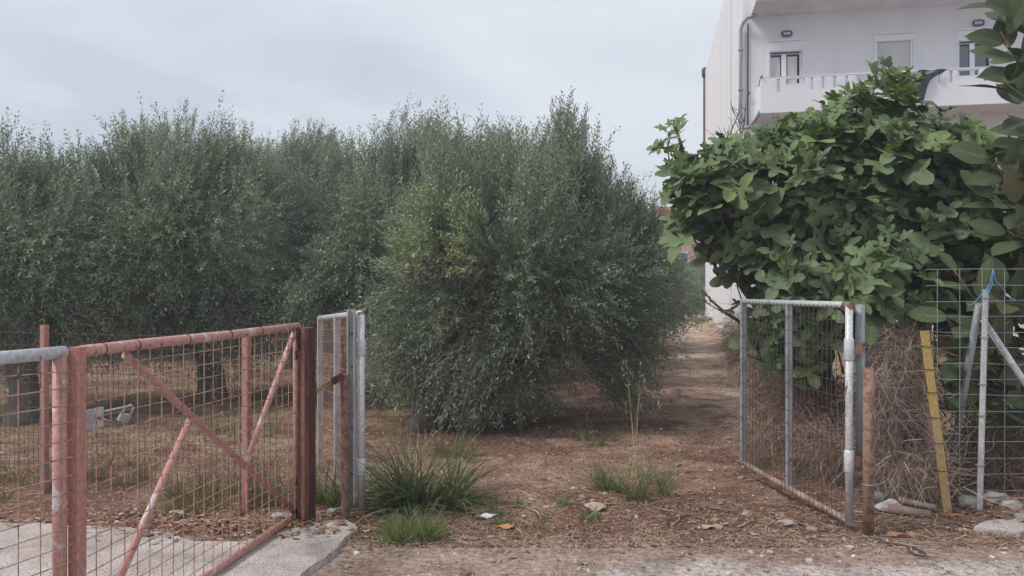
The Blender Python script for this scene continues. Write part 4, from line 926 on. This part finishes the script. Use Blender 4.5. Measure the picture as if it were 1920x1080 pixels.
t = thing('bramble', 'low dry bramble thicket behind the silver gate leaf', 'bramble', (X(1490, 6.9), 6.9, 0))
nb = NB(); tangle(nb, rng, [(1530, 760, 6.8, 90, 70, .45), (1450, 720, 7.3, 60, 80, .4), (1560, 830, 6.2, 60, 50, .4), (1450, 800, 7.0, 60, 50, .4), (1390, 640, 9.5, 30, 60, .5)], 8500, L=(.25, .7), w=(.002, .005), down=-.5, col=(.36, .26, .215)); nb.build('tangle', M['dry'], t, 'stuff')
nb = NB(); tangle(nb, rng, [(1540, 760, 6.9, 80, 60, .35), (1450, 730, 7.4, 50, 60, .3)], 700, K=5, L=(.08, .2), w=(.02, .05), col=(.17, .125, .10)); nb.build('dead_leaves', M['dry'], t, 'stuff')
t = thing('shrub', 'small yellow-green shrub behind the wire fence at the right edge', 'shrub', (X(1885, 7.4), 7.4, 0))
nb = NB(); olive_foliage(nb, rng, [(1880, 750, 7.2, 55, 40, .35), (1860, 720, 7.4, 45, 30, .3), (1900, 800, 7.0, 60, 40, .4)], 520, K=7, ll=.05, lw=.03, clumps=30, tint=(1.6, 1.7, .7), stems=True); nb.build('foliage', M['olive'], t)
t = thing('bramble', 'dry bramble stems behind the lower right wire fence', 'bramble', (X(1850, 6.2), 6.2, 0))
nb = NB(); tangle(nb, rng, [(1840, 860, 6.2, 70, 50, .4), (1900, 850, 6.3, 60, 60, .4)], 3600, L=(.2, .6), w=(.002, .005), down=-.3, col=(.30, .21, .165)); tangle(nb, rng, [(1840, 900, 5.4, 80, 45, .2)], 22, L=(.5, 1.1), w=(.005, .010), col=(.36, .27, .22), down=.1); nb.build('tangle', M['dry'], t, 'stuff')

# ---------------------------------------------------------------- grass and weeds
def blades(nb, rng, cx, cy, n, rad, H, w, col, spread=.6, K=7, droop=.5, colv=.25, SH=None):
    ng = max(3, n//45); ga = rng.uniform(0, 6.283, ng); gr = rad*.62*np.sqrt(rng.random(ng)); gk = rng.integers(0, ng, n); hs = rng.uniform(.6, 1.25, ng)
    a = rng.uniform(0, 6.283, n); x = cx+np.cos(ga[gk])*gr[gk]+rng.normal(size=n)*.03; y = cy+np.sin(ga[gk])*gr[gk]*.8+rng.normal(size=n)*.03; z = gz(x, y)-.01
    tilt = np.abs(rng.normal(size=n))*spread*.75+.05; tilt = np.minimum(tilt, 1.35); Lb = rng.uniform(.35, 1.15, n)*H*hs[gk]*1.15; bend = rng.uniform(.1, 1.0, n)*droop*2.0
    a = np.where(rng.random(n) < .6, np.arctan2(y-cy, x-cx)+rng.normal(size=n)*.8, a)
    px = [x]; py = [y]; pz = [z]
    for i in range(1, K):
        th = tilt+bend*(i/(K-1))**1.3; st = Lb/(K-1)
        px.append(px[-1]+np.cos(a)*np.sin(th)*st); py.append(py[-1]+np.sin(a)*np.sin(th)*st); pz.append(pz[-1]+np.cos(th)*st)
    px, py, pz = (np.stack(q, 1) for q in (px, py, pz)); pz = np.maximum(pz, gz(px, py)+.012)
    c = np.array(col)*rng.uniform(1-colv*1.6, 1+colv*1.6, (n, 1)); dryf = rng.random((n, 1)) < .16; c = np.where(dryf, np.array([.38, .30, .18])*rng.uniform(.6, 1.2, (n, 1)), c)
    ribbons(nb, np.stack([px, py, pz], -1), w*rng.uniform(.6, 1.3, n), c, rng)
def clump(label, px, py, n, rad, H, w, col, stalks=0, **k):
    Z = F*1.6/(py-540); x = X(px, Z)
    t = thing('grass_clump', label, 'grass', (x, Z, float(gz(x, Z))), 'grass clumps growing in the bare soil')
    nb = NB(); blades(nb, rng, x, Z, n, rad, H, w, col, **k); nb.build('blades', M['grass'], t, 'stuff')
    if stalks:
        nb = NB(); blades(nb, rng, x, Z, stalks, rad*.8, k.get('SH', H*1.7), .004, (.42, .36, .22), spread=.2, droop=.12, K=7); o = nb.build('seed_stalks', M['grass'], t, 'stuff')
        nb = NB(); v = []
        me = o.data; co = np.zeros(len(me.vertices)*3); me.vertices.foreach_get('co', co); co = co.reshape(stalks, 7, 2, 3)
        tip = co[:, -1, 0]; m_ = 9; base = np.repeat(tip, m_, 0)-np.stack([rng.normal(size=stalks*m_)*.006, rng.normal(size=stalks*m_)*.006, rng.uniform(0, .12, stalks*m_)], -1)
        d = nrm(rng.normal(size=base.shape)*.5+np.array([0, 0, 1])); pts = np.stack([base, base+d*.02, base+d*.035], 1)
        ribbons(nb, pts, .007, np.tile([.38, .27, .2], (len(base), 1))*rng.uniform(.7, 1.2, (len(base), 1)), rng); nb.build('seed_heads', M['dry'], t, 'stuff')
    return t
clump('dense clump of broad arching grass beside the grey gate leaf', 800, 948, 760, .43, .47, .015, (.115, .15, .08), 14, spread=1.0, droop=.75)
clump('bright low weed patch spilling onto the roadside', 772, 1006, 900, .30, .17, .006, (.165, .215, .085), 0, spread=.8)
clump('thin grass clump with tall seed stalks before the broad olive tree', 1215, 915, 560, .85, .32, .005, (.14, .175, .09), 14, spread=1.0, SH=.9)
clump('small tuft between the dark post and the grey gate leaf', 612, 945, 300, .22, .30, .006, (.12, .16, .08), 3, spread=.7)
clump('low creeping green weeds right of the big grass clump', 985, 968, 520, .75, .09, .008, (.14, .18, .095), 0, spread=1.3)
clump('thin greenish tufts under the middle olive tree', 1100, 830, 260, .5, .16, .005, (.11, .13, .06), 4, spread=.7)
clump('sparse grass by the foot of the broad tree trunk', 850, 850, 300, .7, .22, .005, (.13, .14, .07), 12, spread=.6)
clump('grass tuft inside the silver gate leaf', 1490, 880, 400, .5, .26, .005, (.14, .14, .07), 6, spread=.7)
clump('grass beyond the grey gate leaf', 730, 745, 350, .7, .2, .006, (.16, .17, .08), 4, spread=.7)
clump('dry grass strip behind the left part of the pink fence', 120, 900, 1300, 1.3, .26, .0045, (.22, .17, .095), 20, spread=.8)
clump('dry tufts heaped behind the pink gate braces', 430, 945, 1500, .75, .34, .0045, (.19, .16, .08), 16, spread=.8)
clump('yellowish grass behind the right end of the pink gate', 460, 820, 500, .9, .28, .0045, (.24, .22, .09), 8, spread=.7)
clump('green weeds edging the far dirt track', 1345, 625, 700, 2.2, .22, .012, (.11, .14, .055), 0, spread=.7)
clump('green weeds across the far end of the dirt track', 1285, 601, 900, 3.2, .5, .03, (.10, .13, .05), 0, spread=.7)

# sparse ground cover everywhere
nb = NB(); n = 9000
y = 4.75+rng.random(n)**1.6*9; x = rng.uniform(-.75, .75, n)*y; dens = fbm(x*1.4+20, y*1.4, 3)+.5; k = (dens > .50) & ~((y < 5.1) & (x < -1.2))
x, y = x[k], y[k]; n = len(x); K = 4; tt = np.linspace(0, 1, K)[None]; a = rng.uniform(0, 6.28, n); h = rng.uniform(.02, .09, n); s_ = rng.uniform(.01, .08, n)
pts = np.stack([x[:, None]+np.cos(a)[:, None]*s_[:, None]*tt**1.4, y[:, None]+np.sin(a)[:, None]*s_[:, None]*tt**1.4, gz(x, y)[:, None]-.005+h[:, None]*(tt-.35*tt**2)], -1)
cl = np.where(rng.random((n, 1)) < .5, [[.12, .14, .07]], [[.30, .23, .14]])*rng.uniform(.6, 1.3, (n, 1))
ribbons(nb, pts, .005, cl, rng); tag(nb.build('sparse_grass', M['grass']), 'sparse short grass and weeds scattered over the bare soil', 'ground cover', kind='stuff')

# ---------------------------------------------------------------- litter on the ground
def scatter_region(n, rng, y0=4.4, y1=12, p=1.5, wid=.78):
    y = y0+(y1-y0)*rng.random(n)**p; return rng.uniform(-wid, wid, n)*y, y
nb = NB(); n = 30000; x, y = scatter_region(n, rng, 4.5, 9.5, 1.25)
dens = fbm(x*1.1, y*1.1, 3)+.5+.18*np.exp(-((y-4.95)/.3)**2)+.22*(x > 1.2)*(y < 5.6); k = (dens > rng.uniform(.3, .62, n)) & ~((x < -1.05) & (y < 4.9)); x, y = x[k], y[k]; n = len(x)
a = rng.uniform(0, 6.28, n); l = rng.gamma(1.8, .022, n)+.012; K = 4; tt = np.linspace(-.5, .5, K)[None]; cu = rng.normal(size=(n, 1))*.35
px2 = x[:, None]+(np.cos(a)[:, None]*tt-np.sin(a)[:, None]*cu*tt**2)*l[:, None]; py2 = y[:, None]+(np.sin(a)[:, None]*tt+np.cos(a)[:, None]*cu*tt**2)*l[:, None]
pz = gz(px2, py2)+.006+rng.random((n, 1))*.012+rng.normal(size=(n, 1))*.05*tt*l[:, None]*4
pal = np.array([[.48, .35, .27], [.60, .47, .37], [.36, .235, .17], [.30, .19, .15], [.48, .33, .25]]); cl = pal[rng.integers(0, 5, n)]*rng.uniform(.6, 1.15, (n, 1))
ribbons(nb, np.stack([px2, py2, pz], -1), rng.uniform(.0015, .004, n), cl, rng, taper=False, wv=np.stack([np.cos(a)*0, np.zeros(n), np.ones(n)], -1)[:, None]+rng.normal(size=(n, 1, 3))*.3)
tag(nb.build('straw_litter', M['dry']), 'loose straw and dry stalks strewn over the soil', 'straw', kind='stuff')
# fallen small leaves
nb = NB(); n = 60000; x, y = scatter_region(n, rng, 4.6, 15, 1.5); dens = fbm(x*.8+5, y*.8, 4)+.5; k = (dens > rng.uniform(.28, .6, n)) & ~((x < -1.05) & (y < 4.95)); x, y = x[k], y[k]; n = len(x)
a = rng.uniform(0, 6.28, n); l = rng.uniform(.018, .045, n); w_ = l*rng.uniform(.15, .42, n); z = gz(x, y)+.003
d = np.stack([np.cos(a), np.sin(a), rng.normal(size=n)*.3], -1); s_ = np.stack([-np.sin(a), np.cos(a), rng.normal(size=n)*.4], -1); o = np.stack([x, y, z+rng.random(n)*.012], -1)
q = np.stack([o-d*l[:, None]/2, o+s_*w_[:, None]/2, o+d*l[:, None]/2, o-s_*w_[:, None]/2], 1)
pal = np.array([[.25, .14, .105], [.17, .095, .075], [.36, .22, .16], [.13, .085, .07], [.34, .27, .20]]); cl = pal[rng.integers(0, 5, n)]*rng.uniform(.6, 1.2, (n, 1))
nb.add(q, (np.arange(n)*4)[:, None]+np.arange(4)[None], np.repeat(cl[:, None], 4, 1)); tag(nb.build('fallen_leaves', M['dry']), 'countless small brown fallen leaves under the trees', 'leaf litter', kind='stuff')
# bigger dry brown leaves, curled; heaped by the gate posts
def curled(n, rng, xs, ys, size, lift=.0):
    m_ = 4; g = np.linspace(-1, 1, m_); gu, gv = np.meshgrid(g, g); a = rng.uniform(0, 6.28, n); V_ = []
    cu = rng.uniform(.15, .6, n)*rng.choice([-1, 1], n); s_ = size*rng.uniform(.5, 1.3, n)
    wx = gu[None]*(1-.55*np.abs(gv[None])**1.5)*.5; wy = np.broadcast_to(gv[None]*1.0, wx.shape)
    wz = cu[:, None, None]*(wx**2*2.2)+np.abs(cu)[:, None, None]*.35*wy**2+rng.normal(size=wx.shape[:1]+(1, 1))*0+rng.normal(size=(n, m_, m_))*.05
    wx, wy = np.broadcast_to(wx, wz.shape), np.broadcast_to(wy, wz.shape)
    X_ = (wx*np.cos(a)[:, None, None]-wy*np.sin(a)[:, None, None])*s_[:, None, None]/2+xs[:, None, None]; Y2 = (wx*np.sin(a)[:, None, None]+wy*np.cos(a)[:, None, None])*s_[:, None, None]/2+ys[:, None, None]
    wz = wz-wz.min(axis=(1, 2), keepdims=True)*.6
    Z2 = gz(xs, ys)[:, None, None]+.008+wz*s_[:, None, None]/2+(rng.random(n)*lift)[:, None, None]
    v = np.stack([X_, Y2, Z2], -1).reshape(n, m_*m_, 3); ii = np.arange(m_*m_).reshape(m_, m_); f = np.stack([ii[:-1, :-1], ii[:-1, 1:], ii[1:, 1:], ii[1:, :-1]], -1).reshape(-1, 4)
    return v, ((np.arange(n)*m_*m_)[:, None, None]+f[None]).reshape(-1, 4)
pal = np.array([[.34, .19, .12], [.42, .28, .20], [.26, .15, .11], [.52, .41, .32], [.20, .13, .10], [.40, .17, .10]])
nb = NB()
for n, cx, cy, sx_, sy_, s_, lf in ((900, -1.85, 4.95, .38, .14, .043, .03), (450, -2.9, 5.15, 1.0, .12, .05, .02), (120, -.95, 4.92, .28, .12, .06, .015), (60, .5, 4.9, 1.3, .2, .04, .0), (70, 2.2, 5.0, .8, .2, .045, .01), (110, 3.4, 5.0, .5, .2, .055, .02), (260, .5, 6.2, 2.4, 1.2, .045, 0)):
    xs = cx+rng.normal(size=n)*sx_; ys = cy+rng.normal(size=n)*sy_; v, f = curled(n, rng, xs, ys, s_, lf); v[..., 2] += np.where((xs < -1.1) & (ys < 5.0), .03, 0)[:, None]
    cl = pal[rng.integers(0, 6, n)]*rng.uniform(.6, 1.1, (n, 1)); nb.add(v, f, np.repeat(cl[:, None], 16, 1))
tag(nb.build('dry_leaves', M['dry'], smooth=True), 'curled brown leaves drifted along the concrete edge and gateway', 'dead leaves', kind='stuff')
# pebbles
ico = bmesh.new(); bmesh.ops.create_icosphere(ico, subdivisions=1, radius=1); iv = np.array([v.co[:] for v in ico.verts]); ifc = np.array([[v.index for v in f.verts] for f in ico.faces]); ico.free()
nb = NB(); n = 5200; x, y = scatter_region(n, rng, 3.6, 9, 1.4); k = ~((x < -1.0) & (y < 5.1)); x, y = x[k], y[k]; n = len(x); s_ = rng.gamma(1.6, .0038, n)+.003
s_ = np.minimum(s_, .035); v = iv[None]*s_[:, None, None]*(1+rng.normal(size=(n, len(iv), 1))*.18)*np.stack([rng.uniform(.8, 1.4, n), rng.uniform(.8, 1.2, n), rng.uniform(.5, .8, n)], -1)[:, None]
v = v+np.stack([x, y, gz(x, y)+s_*.25], -1)[:, None]; pal = np.array([[.42, .36, .32], [.32, .26, .23], [.56, .52, .49], [.26, .20, .17]]); cl = pal[rng.choice(4, n, p=[.35, .3, .12, .23])]*rng.uniform(.7, 1.15, (n, 1))
nb.add(v, ((np.arange(n)*len(iv))[:, None, None]+ifc[None]).reshape(-1, 3), np.repeat(cl[:, None], len(iv), 1)); tag(nb.build('pebbles', M['stone']), 'small pebbles and grit scattered along the roadside', 'gravel', kind='stuff')
# twigs
mb = MB()
for i in range(150):
    y = 4.6+random.random()**1.3*2.6; x = random.uniform(-.35, .8)*y; 
    if x < -1 and y < 5: continue
    if i > 60: x = random.uniform(1.0, 3.9); y = random.uniform(4.55, 5.5)
    a = random.uniform(-.8, .8) if random.random() < .7 else random.uniform(0, 3); l = random.uniform(.08, .4); pts = []
    cu_ = random.uniform(-.6, .6)
    for k in range(5):
        t_ = k/4-.5; xx = x+math.cos(a)*l*t_-math.sin(a)*cu_*l*t_*t_; yy = y+math.sin(a)*l*t_+math.cos(a)*cu_*l*t_*t_; pts.append((xx, yy, float(gz(xx, yy))+.012+random.random()*.012))
    c_ = random.uniform(.6, 1.2); r0 = random.uniform(.002, .006); mb.tube(pts, [r0, r0, r0*.8, r0*.7, r0*.4], 5, col=(.36*c_, .27*c_, .21*c_))
tag(mb.build('twigs', M['bark']), 'dry twigs lying across the gateway and under the right fence', 'twigs', kind='stuff')

# ---------------------------------------------------------------- single things lying about
def rock(label, px, py, s, col=(.40, .35, .31), sub=3, sc=(1.2, 1, .7), seed=0, zo=0.25, name='stone'):
    Z = F*1.6/(py-540); x = X(px, Z); bm = bmesh.new(); bmesh.ops.create_icosphere(bm, subdivisions=sub, radius=1)
    r_ = random.Random(seed); mb = MB(); vs = []; pl = [(Vector((r_.gauss(0, 1), r_.gauss(0, 1), r_.gauss(0, 1))).normalized(), r_.uniform(.6, .9)) for _ in range(11)]
    for v in bm.verts:
        p = v.co.copy()
        for n_, d_ in pl:
            e = p.dot(n_)-d_
            if e > 0: p -= n_*e*.9
        w = 1+.45*float(fbm(p.x*2.2+seed*7, p.y*2.2+p.z*2.9, 4)); p = p*w
        vs.append((x+p.x*s*sc[0], Z+p.y*s*sc[1], float(gz(x, Z))+p.z*s*sc[2]+s*zo))
    mb.add(vs, [tuple(v.index for v in f.verts) for f in bm.faces], col); bm.free()
    return tag(mb.build(name, M['stone']), label, 'stone')
rock('pale rounded stone behind the grey fence post', 1868, 948, .085, (.46, .41, .38), seed=1)
rock('grey block of rubble left of the grey fence post', 1818, 958, .085, (.36, .34, .33), seed=2, sc=(1, .8, .8))
rock('small tan stone at the foot of the grey fence post', 1898, 966, .06, (.40, .35, .31), seed=3)
rock('white chunk of rubble lying against the old pipe', 1665, 962, .085, (.52, .49, .47), seed=4, sc=(1.2, .9, .8))
rock('dark stone half buried at the right edge', 1918, 985, .05, (.26, .27, .29), seed=5)
rock('flat grey stone in front of the silver gate rail', 1475, 985, .055, (.36, .29, .25), seed=6, sc=(1.6, 1, .45))
rock('dusty brown stone near the far end of the gate rail', 1400, 965, .045, (.31, .26, .23), seed=7, sc=(1.3, 1, .5))
rock('flat stone at the bottom corner of the silver gate leaf', 1525, 995, .035, (.37, .30, .26), seed=8, sc=(1.4, 1, .5))
rock('small grey stone by the base of the big grass clump', 742, 975, .05, (.30, .29, .29), seed=9, sc=(1.3, 1, .6))
# broken concrete lip at the right
mb = MB(); Zc = 4.95
pl = refine([(3.0, 4.86), (3.25, 5.02), (3.7, 5.08), (4.3, 5.05), (4.6, 4.9), (4.4, 4.78), (3.9, 4.86), (3.5, 4.84), (3.25, 4.74)], .05, .12)
bm = bmesh.new(); tp = [bm.verts.new((p[0], p[1], .045+.02*float(fbm(p[0]*9, p[1]*9, 2)))) for p in pl]; lo = [bm.verts.new((p[0]*1.0, p[1]-.01, -.05)) for p in pl]
fc = bm.faces.new(tp); bmesh.ops.triangulate(bm, faces=[fc])
for i in range(len(pl)): bm.faces.new((tp[i], lo[i], lo[(i+1) % len(pl)], tp[(i+1) % len(pl)]))
bmesh.ops.recalc_face_normals(bm, faces=bm.faces); me = bpy.data.meshes.new('concrete_lip'); bm.to_mesh(me); bm.free()
tag(link('concrete_slab', me, None, M['conc']), 'broken low concrete slab at the foot of the grey fence post', 'concrete')
# pipes on the ground
mb = MB(); z_ = .05; mb.tube([(X(1638, 5.35), 5.38, z_+.06), (X(1660, 5.3), 5.32, z_+.05)], .037, 14, col=(.16, .18, .21))
tag(mb.build('pipe', M['plasticpipe']), 'short dark grey plastic pipe end beside the rusty gate post', 'pipe')
mb = MB(); mb.tube([(X(1668, 5.2), 5.22, .06), (X(1740, 5.15), 5.12, .04)], .033, 14, col=(.26, .19, .16)); tag(mb.build('pipe', M['plasticpipe']), 'dusty brown pipe lying on the ground left of the yellow stake', 'pipe')
mb = MB(); mb.tube([(X(1690, 5.3), 5.34, .09), (X(1750, 5.25), 5.22, .06)], .024, 12, col=(.32, .24, .2)); tag(mb.build('pipe', M['plasticpipe']), 'thinner tan pipe lying behind the dusty brown pipe', 'pipe')
# bent wire on the ground
mb = MB(); pts = [(X(a, 4.75), 1.6*F/(b_-540)*1.0, .02) for a, b_ in ((1630, 1022), (1660, 1026), (1680, 1032), (1686, 1044), (1675, 1050), (1664, 1046), (1666, 1036))]
mb.tube(pts, .006, 6, col=(.12, .09, .08)); tag(mb.build('bent_wire', M['bark']), 'hook-shaped rusty wire lying before the rusty gate post', 'wire')
# large dry leaves and scraps, each its own thing
def big_leaf(name, label, cat, px, py, size, col, seed, curl_=.5, asp=1.0, m_='dry', lift=.0):
    Z = F*1.6/(py-540); x = X(px, Z); r_ = np.random.default_rng(seed); n = 11; g = np.linspace(-1, 1, n); u_, v_ = np.meshgrid(g, g)
    wx = u_*np.sqrt(np.clip(1-v_**2*.92, 0.02, 1))*.62*asp; wy = v_
    wz = curl_*(np.abs(wx)**1.6)*-1.0+.22*np.sin(v_*4+seed)*u_*.6+.5*curl_*(1-v_**2)*.6+r_.normal(size=u_.shape)*.012
    wz = wz-wz.min(); a = r_.uniform(-.5, .5)+math.pi/2; s_ = size/2
    X_ = x+(wx*math.cos(a)-wy*math.sin(a))*s_; Y2 = Z+(wx*math.sin(a)+wy*math.cos(a))*s_; Z2 = gz(X_, Y2)+.006+wz*s_+lift
    nb = NB(); ii = np.arange(n*n).reshape(n, n); C_ = np.array(col)[None, None]*(1+.25*np.exp(-(u_/.12)**2)+r_.normal(size=u_.shape)*.05)[..., None]
    top_ = np.stack([X_, Y2, Z2], -1); bot = top_-np.array([0, 0, .0015]); f = np.stack([ii[:-1, :-1], ii[:-1, 1:], ii[1:, 1:], ii[1:, :-1]], -1).reshape(-1, 4)
    nb.add(top_, f, C_)
    return tag(nb.build(name, M[m_], smooth=True), label, cat)
big_leaf('dead_leaf', 'large pale tan dead leaf curled up like a shell', 'leaf', 1115, 955, .17, (.46, .37, .25), 1, 1.0, 1.0)
big_leaf('dead_leaf', 'large orange-brown dead leaf at the edge of the gravel', 'leaf', 948, 992, .15, (.48, .24, .11), 2, .6, .7)
big_leaf('dead_leaf', 'reddish brown dead leaf between the stub post and weed patch', 'leaf', 732, 972, .14, (.33, .16, .10), 3, .5, .8)
big_leaf('dead_leaf', 'pale torn dead leaf left of the silver gate corner', 'leaf', 1335, 990, .14, (.40, .31, .23), 4, .35, .9)
big_leaf('dead_leaf', 'long orange dead leaf in front of the dusty brown pipe', 'leaf', 1690, 1008, .17, (.38, .17, .10), 5, .5, .5)
big_leaf('dead_leaf', 'bright orange dead leaf under the yellow stake', 'leaf', 1788, 975, .09, (.50, .15, .06), 6, .7, .8)
big_leaf('dead_leaf', 'brick-orange dead leaf between stake and grey post', 'leaf', 1812, 958, .10, (.42, .12, .05), 7, .7, .9)
big_leaf('paper_scrap', 'crumpled white paper scrap lying right of the grass clump', 'paper', 912, 972, .17, (.66, .69, .76), 8, .45, .6, 'paper')
big_leaf('paper_scrap', 'crushed silver wrapper lying behind the pink gate brace', 'wrapper', 336, 932, .20, (.55, .56, .60), 9, .5, .5, 'paper', .03)
big_leaf('paper_scrap', 'twisted grey rag of plastic near the drifted leaves behind the pink gate', 'plastic scrap', 332, 972, .11, (.42, .38, .38), 10, .9, .6, 'paper', .03)
big_leaf('paper_scrap', 'translucent grey plastic scrap at the hinge end of the pink gate', 'plastic scrap', 528, 978, .13, (.34, .35, .37), 11, .9, .8, 'paper', .03)
big_leaf('glass_shard', 'flat grey shard of glass by the base of the stub post', 'shard', 628, 968, .11, (.28, .31, .31), 12, .2, .8, 'paper', .03)
# sawn limb of the sparse-topped tree
mb = MB(); limb(mb, P(722, 592, 9.6), P(688, 566, 9.4), .055, .06, 5, .03, 10, (.2, .16, .15)); limb(mb, P(722, 592, 9.6), P(800, 640, 9.2), .055, .06, 5, .03, 10, (.14, .12, .11))
par = [o for o in bpy.data.objects if o.name == 'olive_tree'][0]
mb.build('sawn_limb', M['bark'], par)

# ---------------------------------------------------------------- air
mb = MB(); mb.box((0, 54, 5.4), (219, 145, 14.8))
me_h = bpy.data.meshes.new('haze'); me_h.from_pydata(mb.v, [], mb.f)
m = bpy.data.materials.new('haze'); m.use_nodes = True; m.node_tree.nodes.clear()
pv = N(m.node_tree, 'ShaderNodeVolumePrincipled'); pv.inputs['Density'].default_value = 0.0042; pv.inputs['Color'].default_value = (0.90, 0.93, 1.0, 1); pv.inputs['Anisotropy'].default_value = 0.2
ou = N(m.node_tree, 'ShaderNodeOutputMaterial'); m.node_tree.links.new(pv.outputs[0], ou.inputs['Volume'])
me_h.materials.append(m); link('haze', me_h)['kind'] = 'stuff'
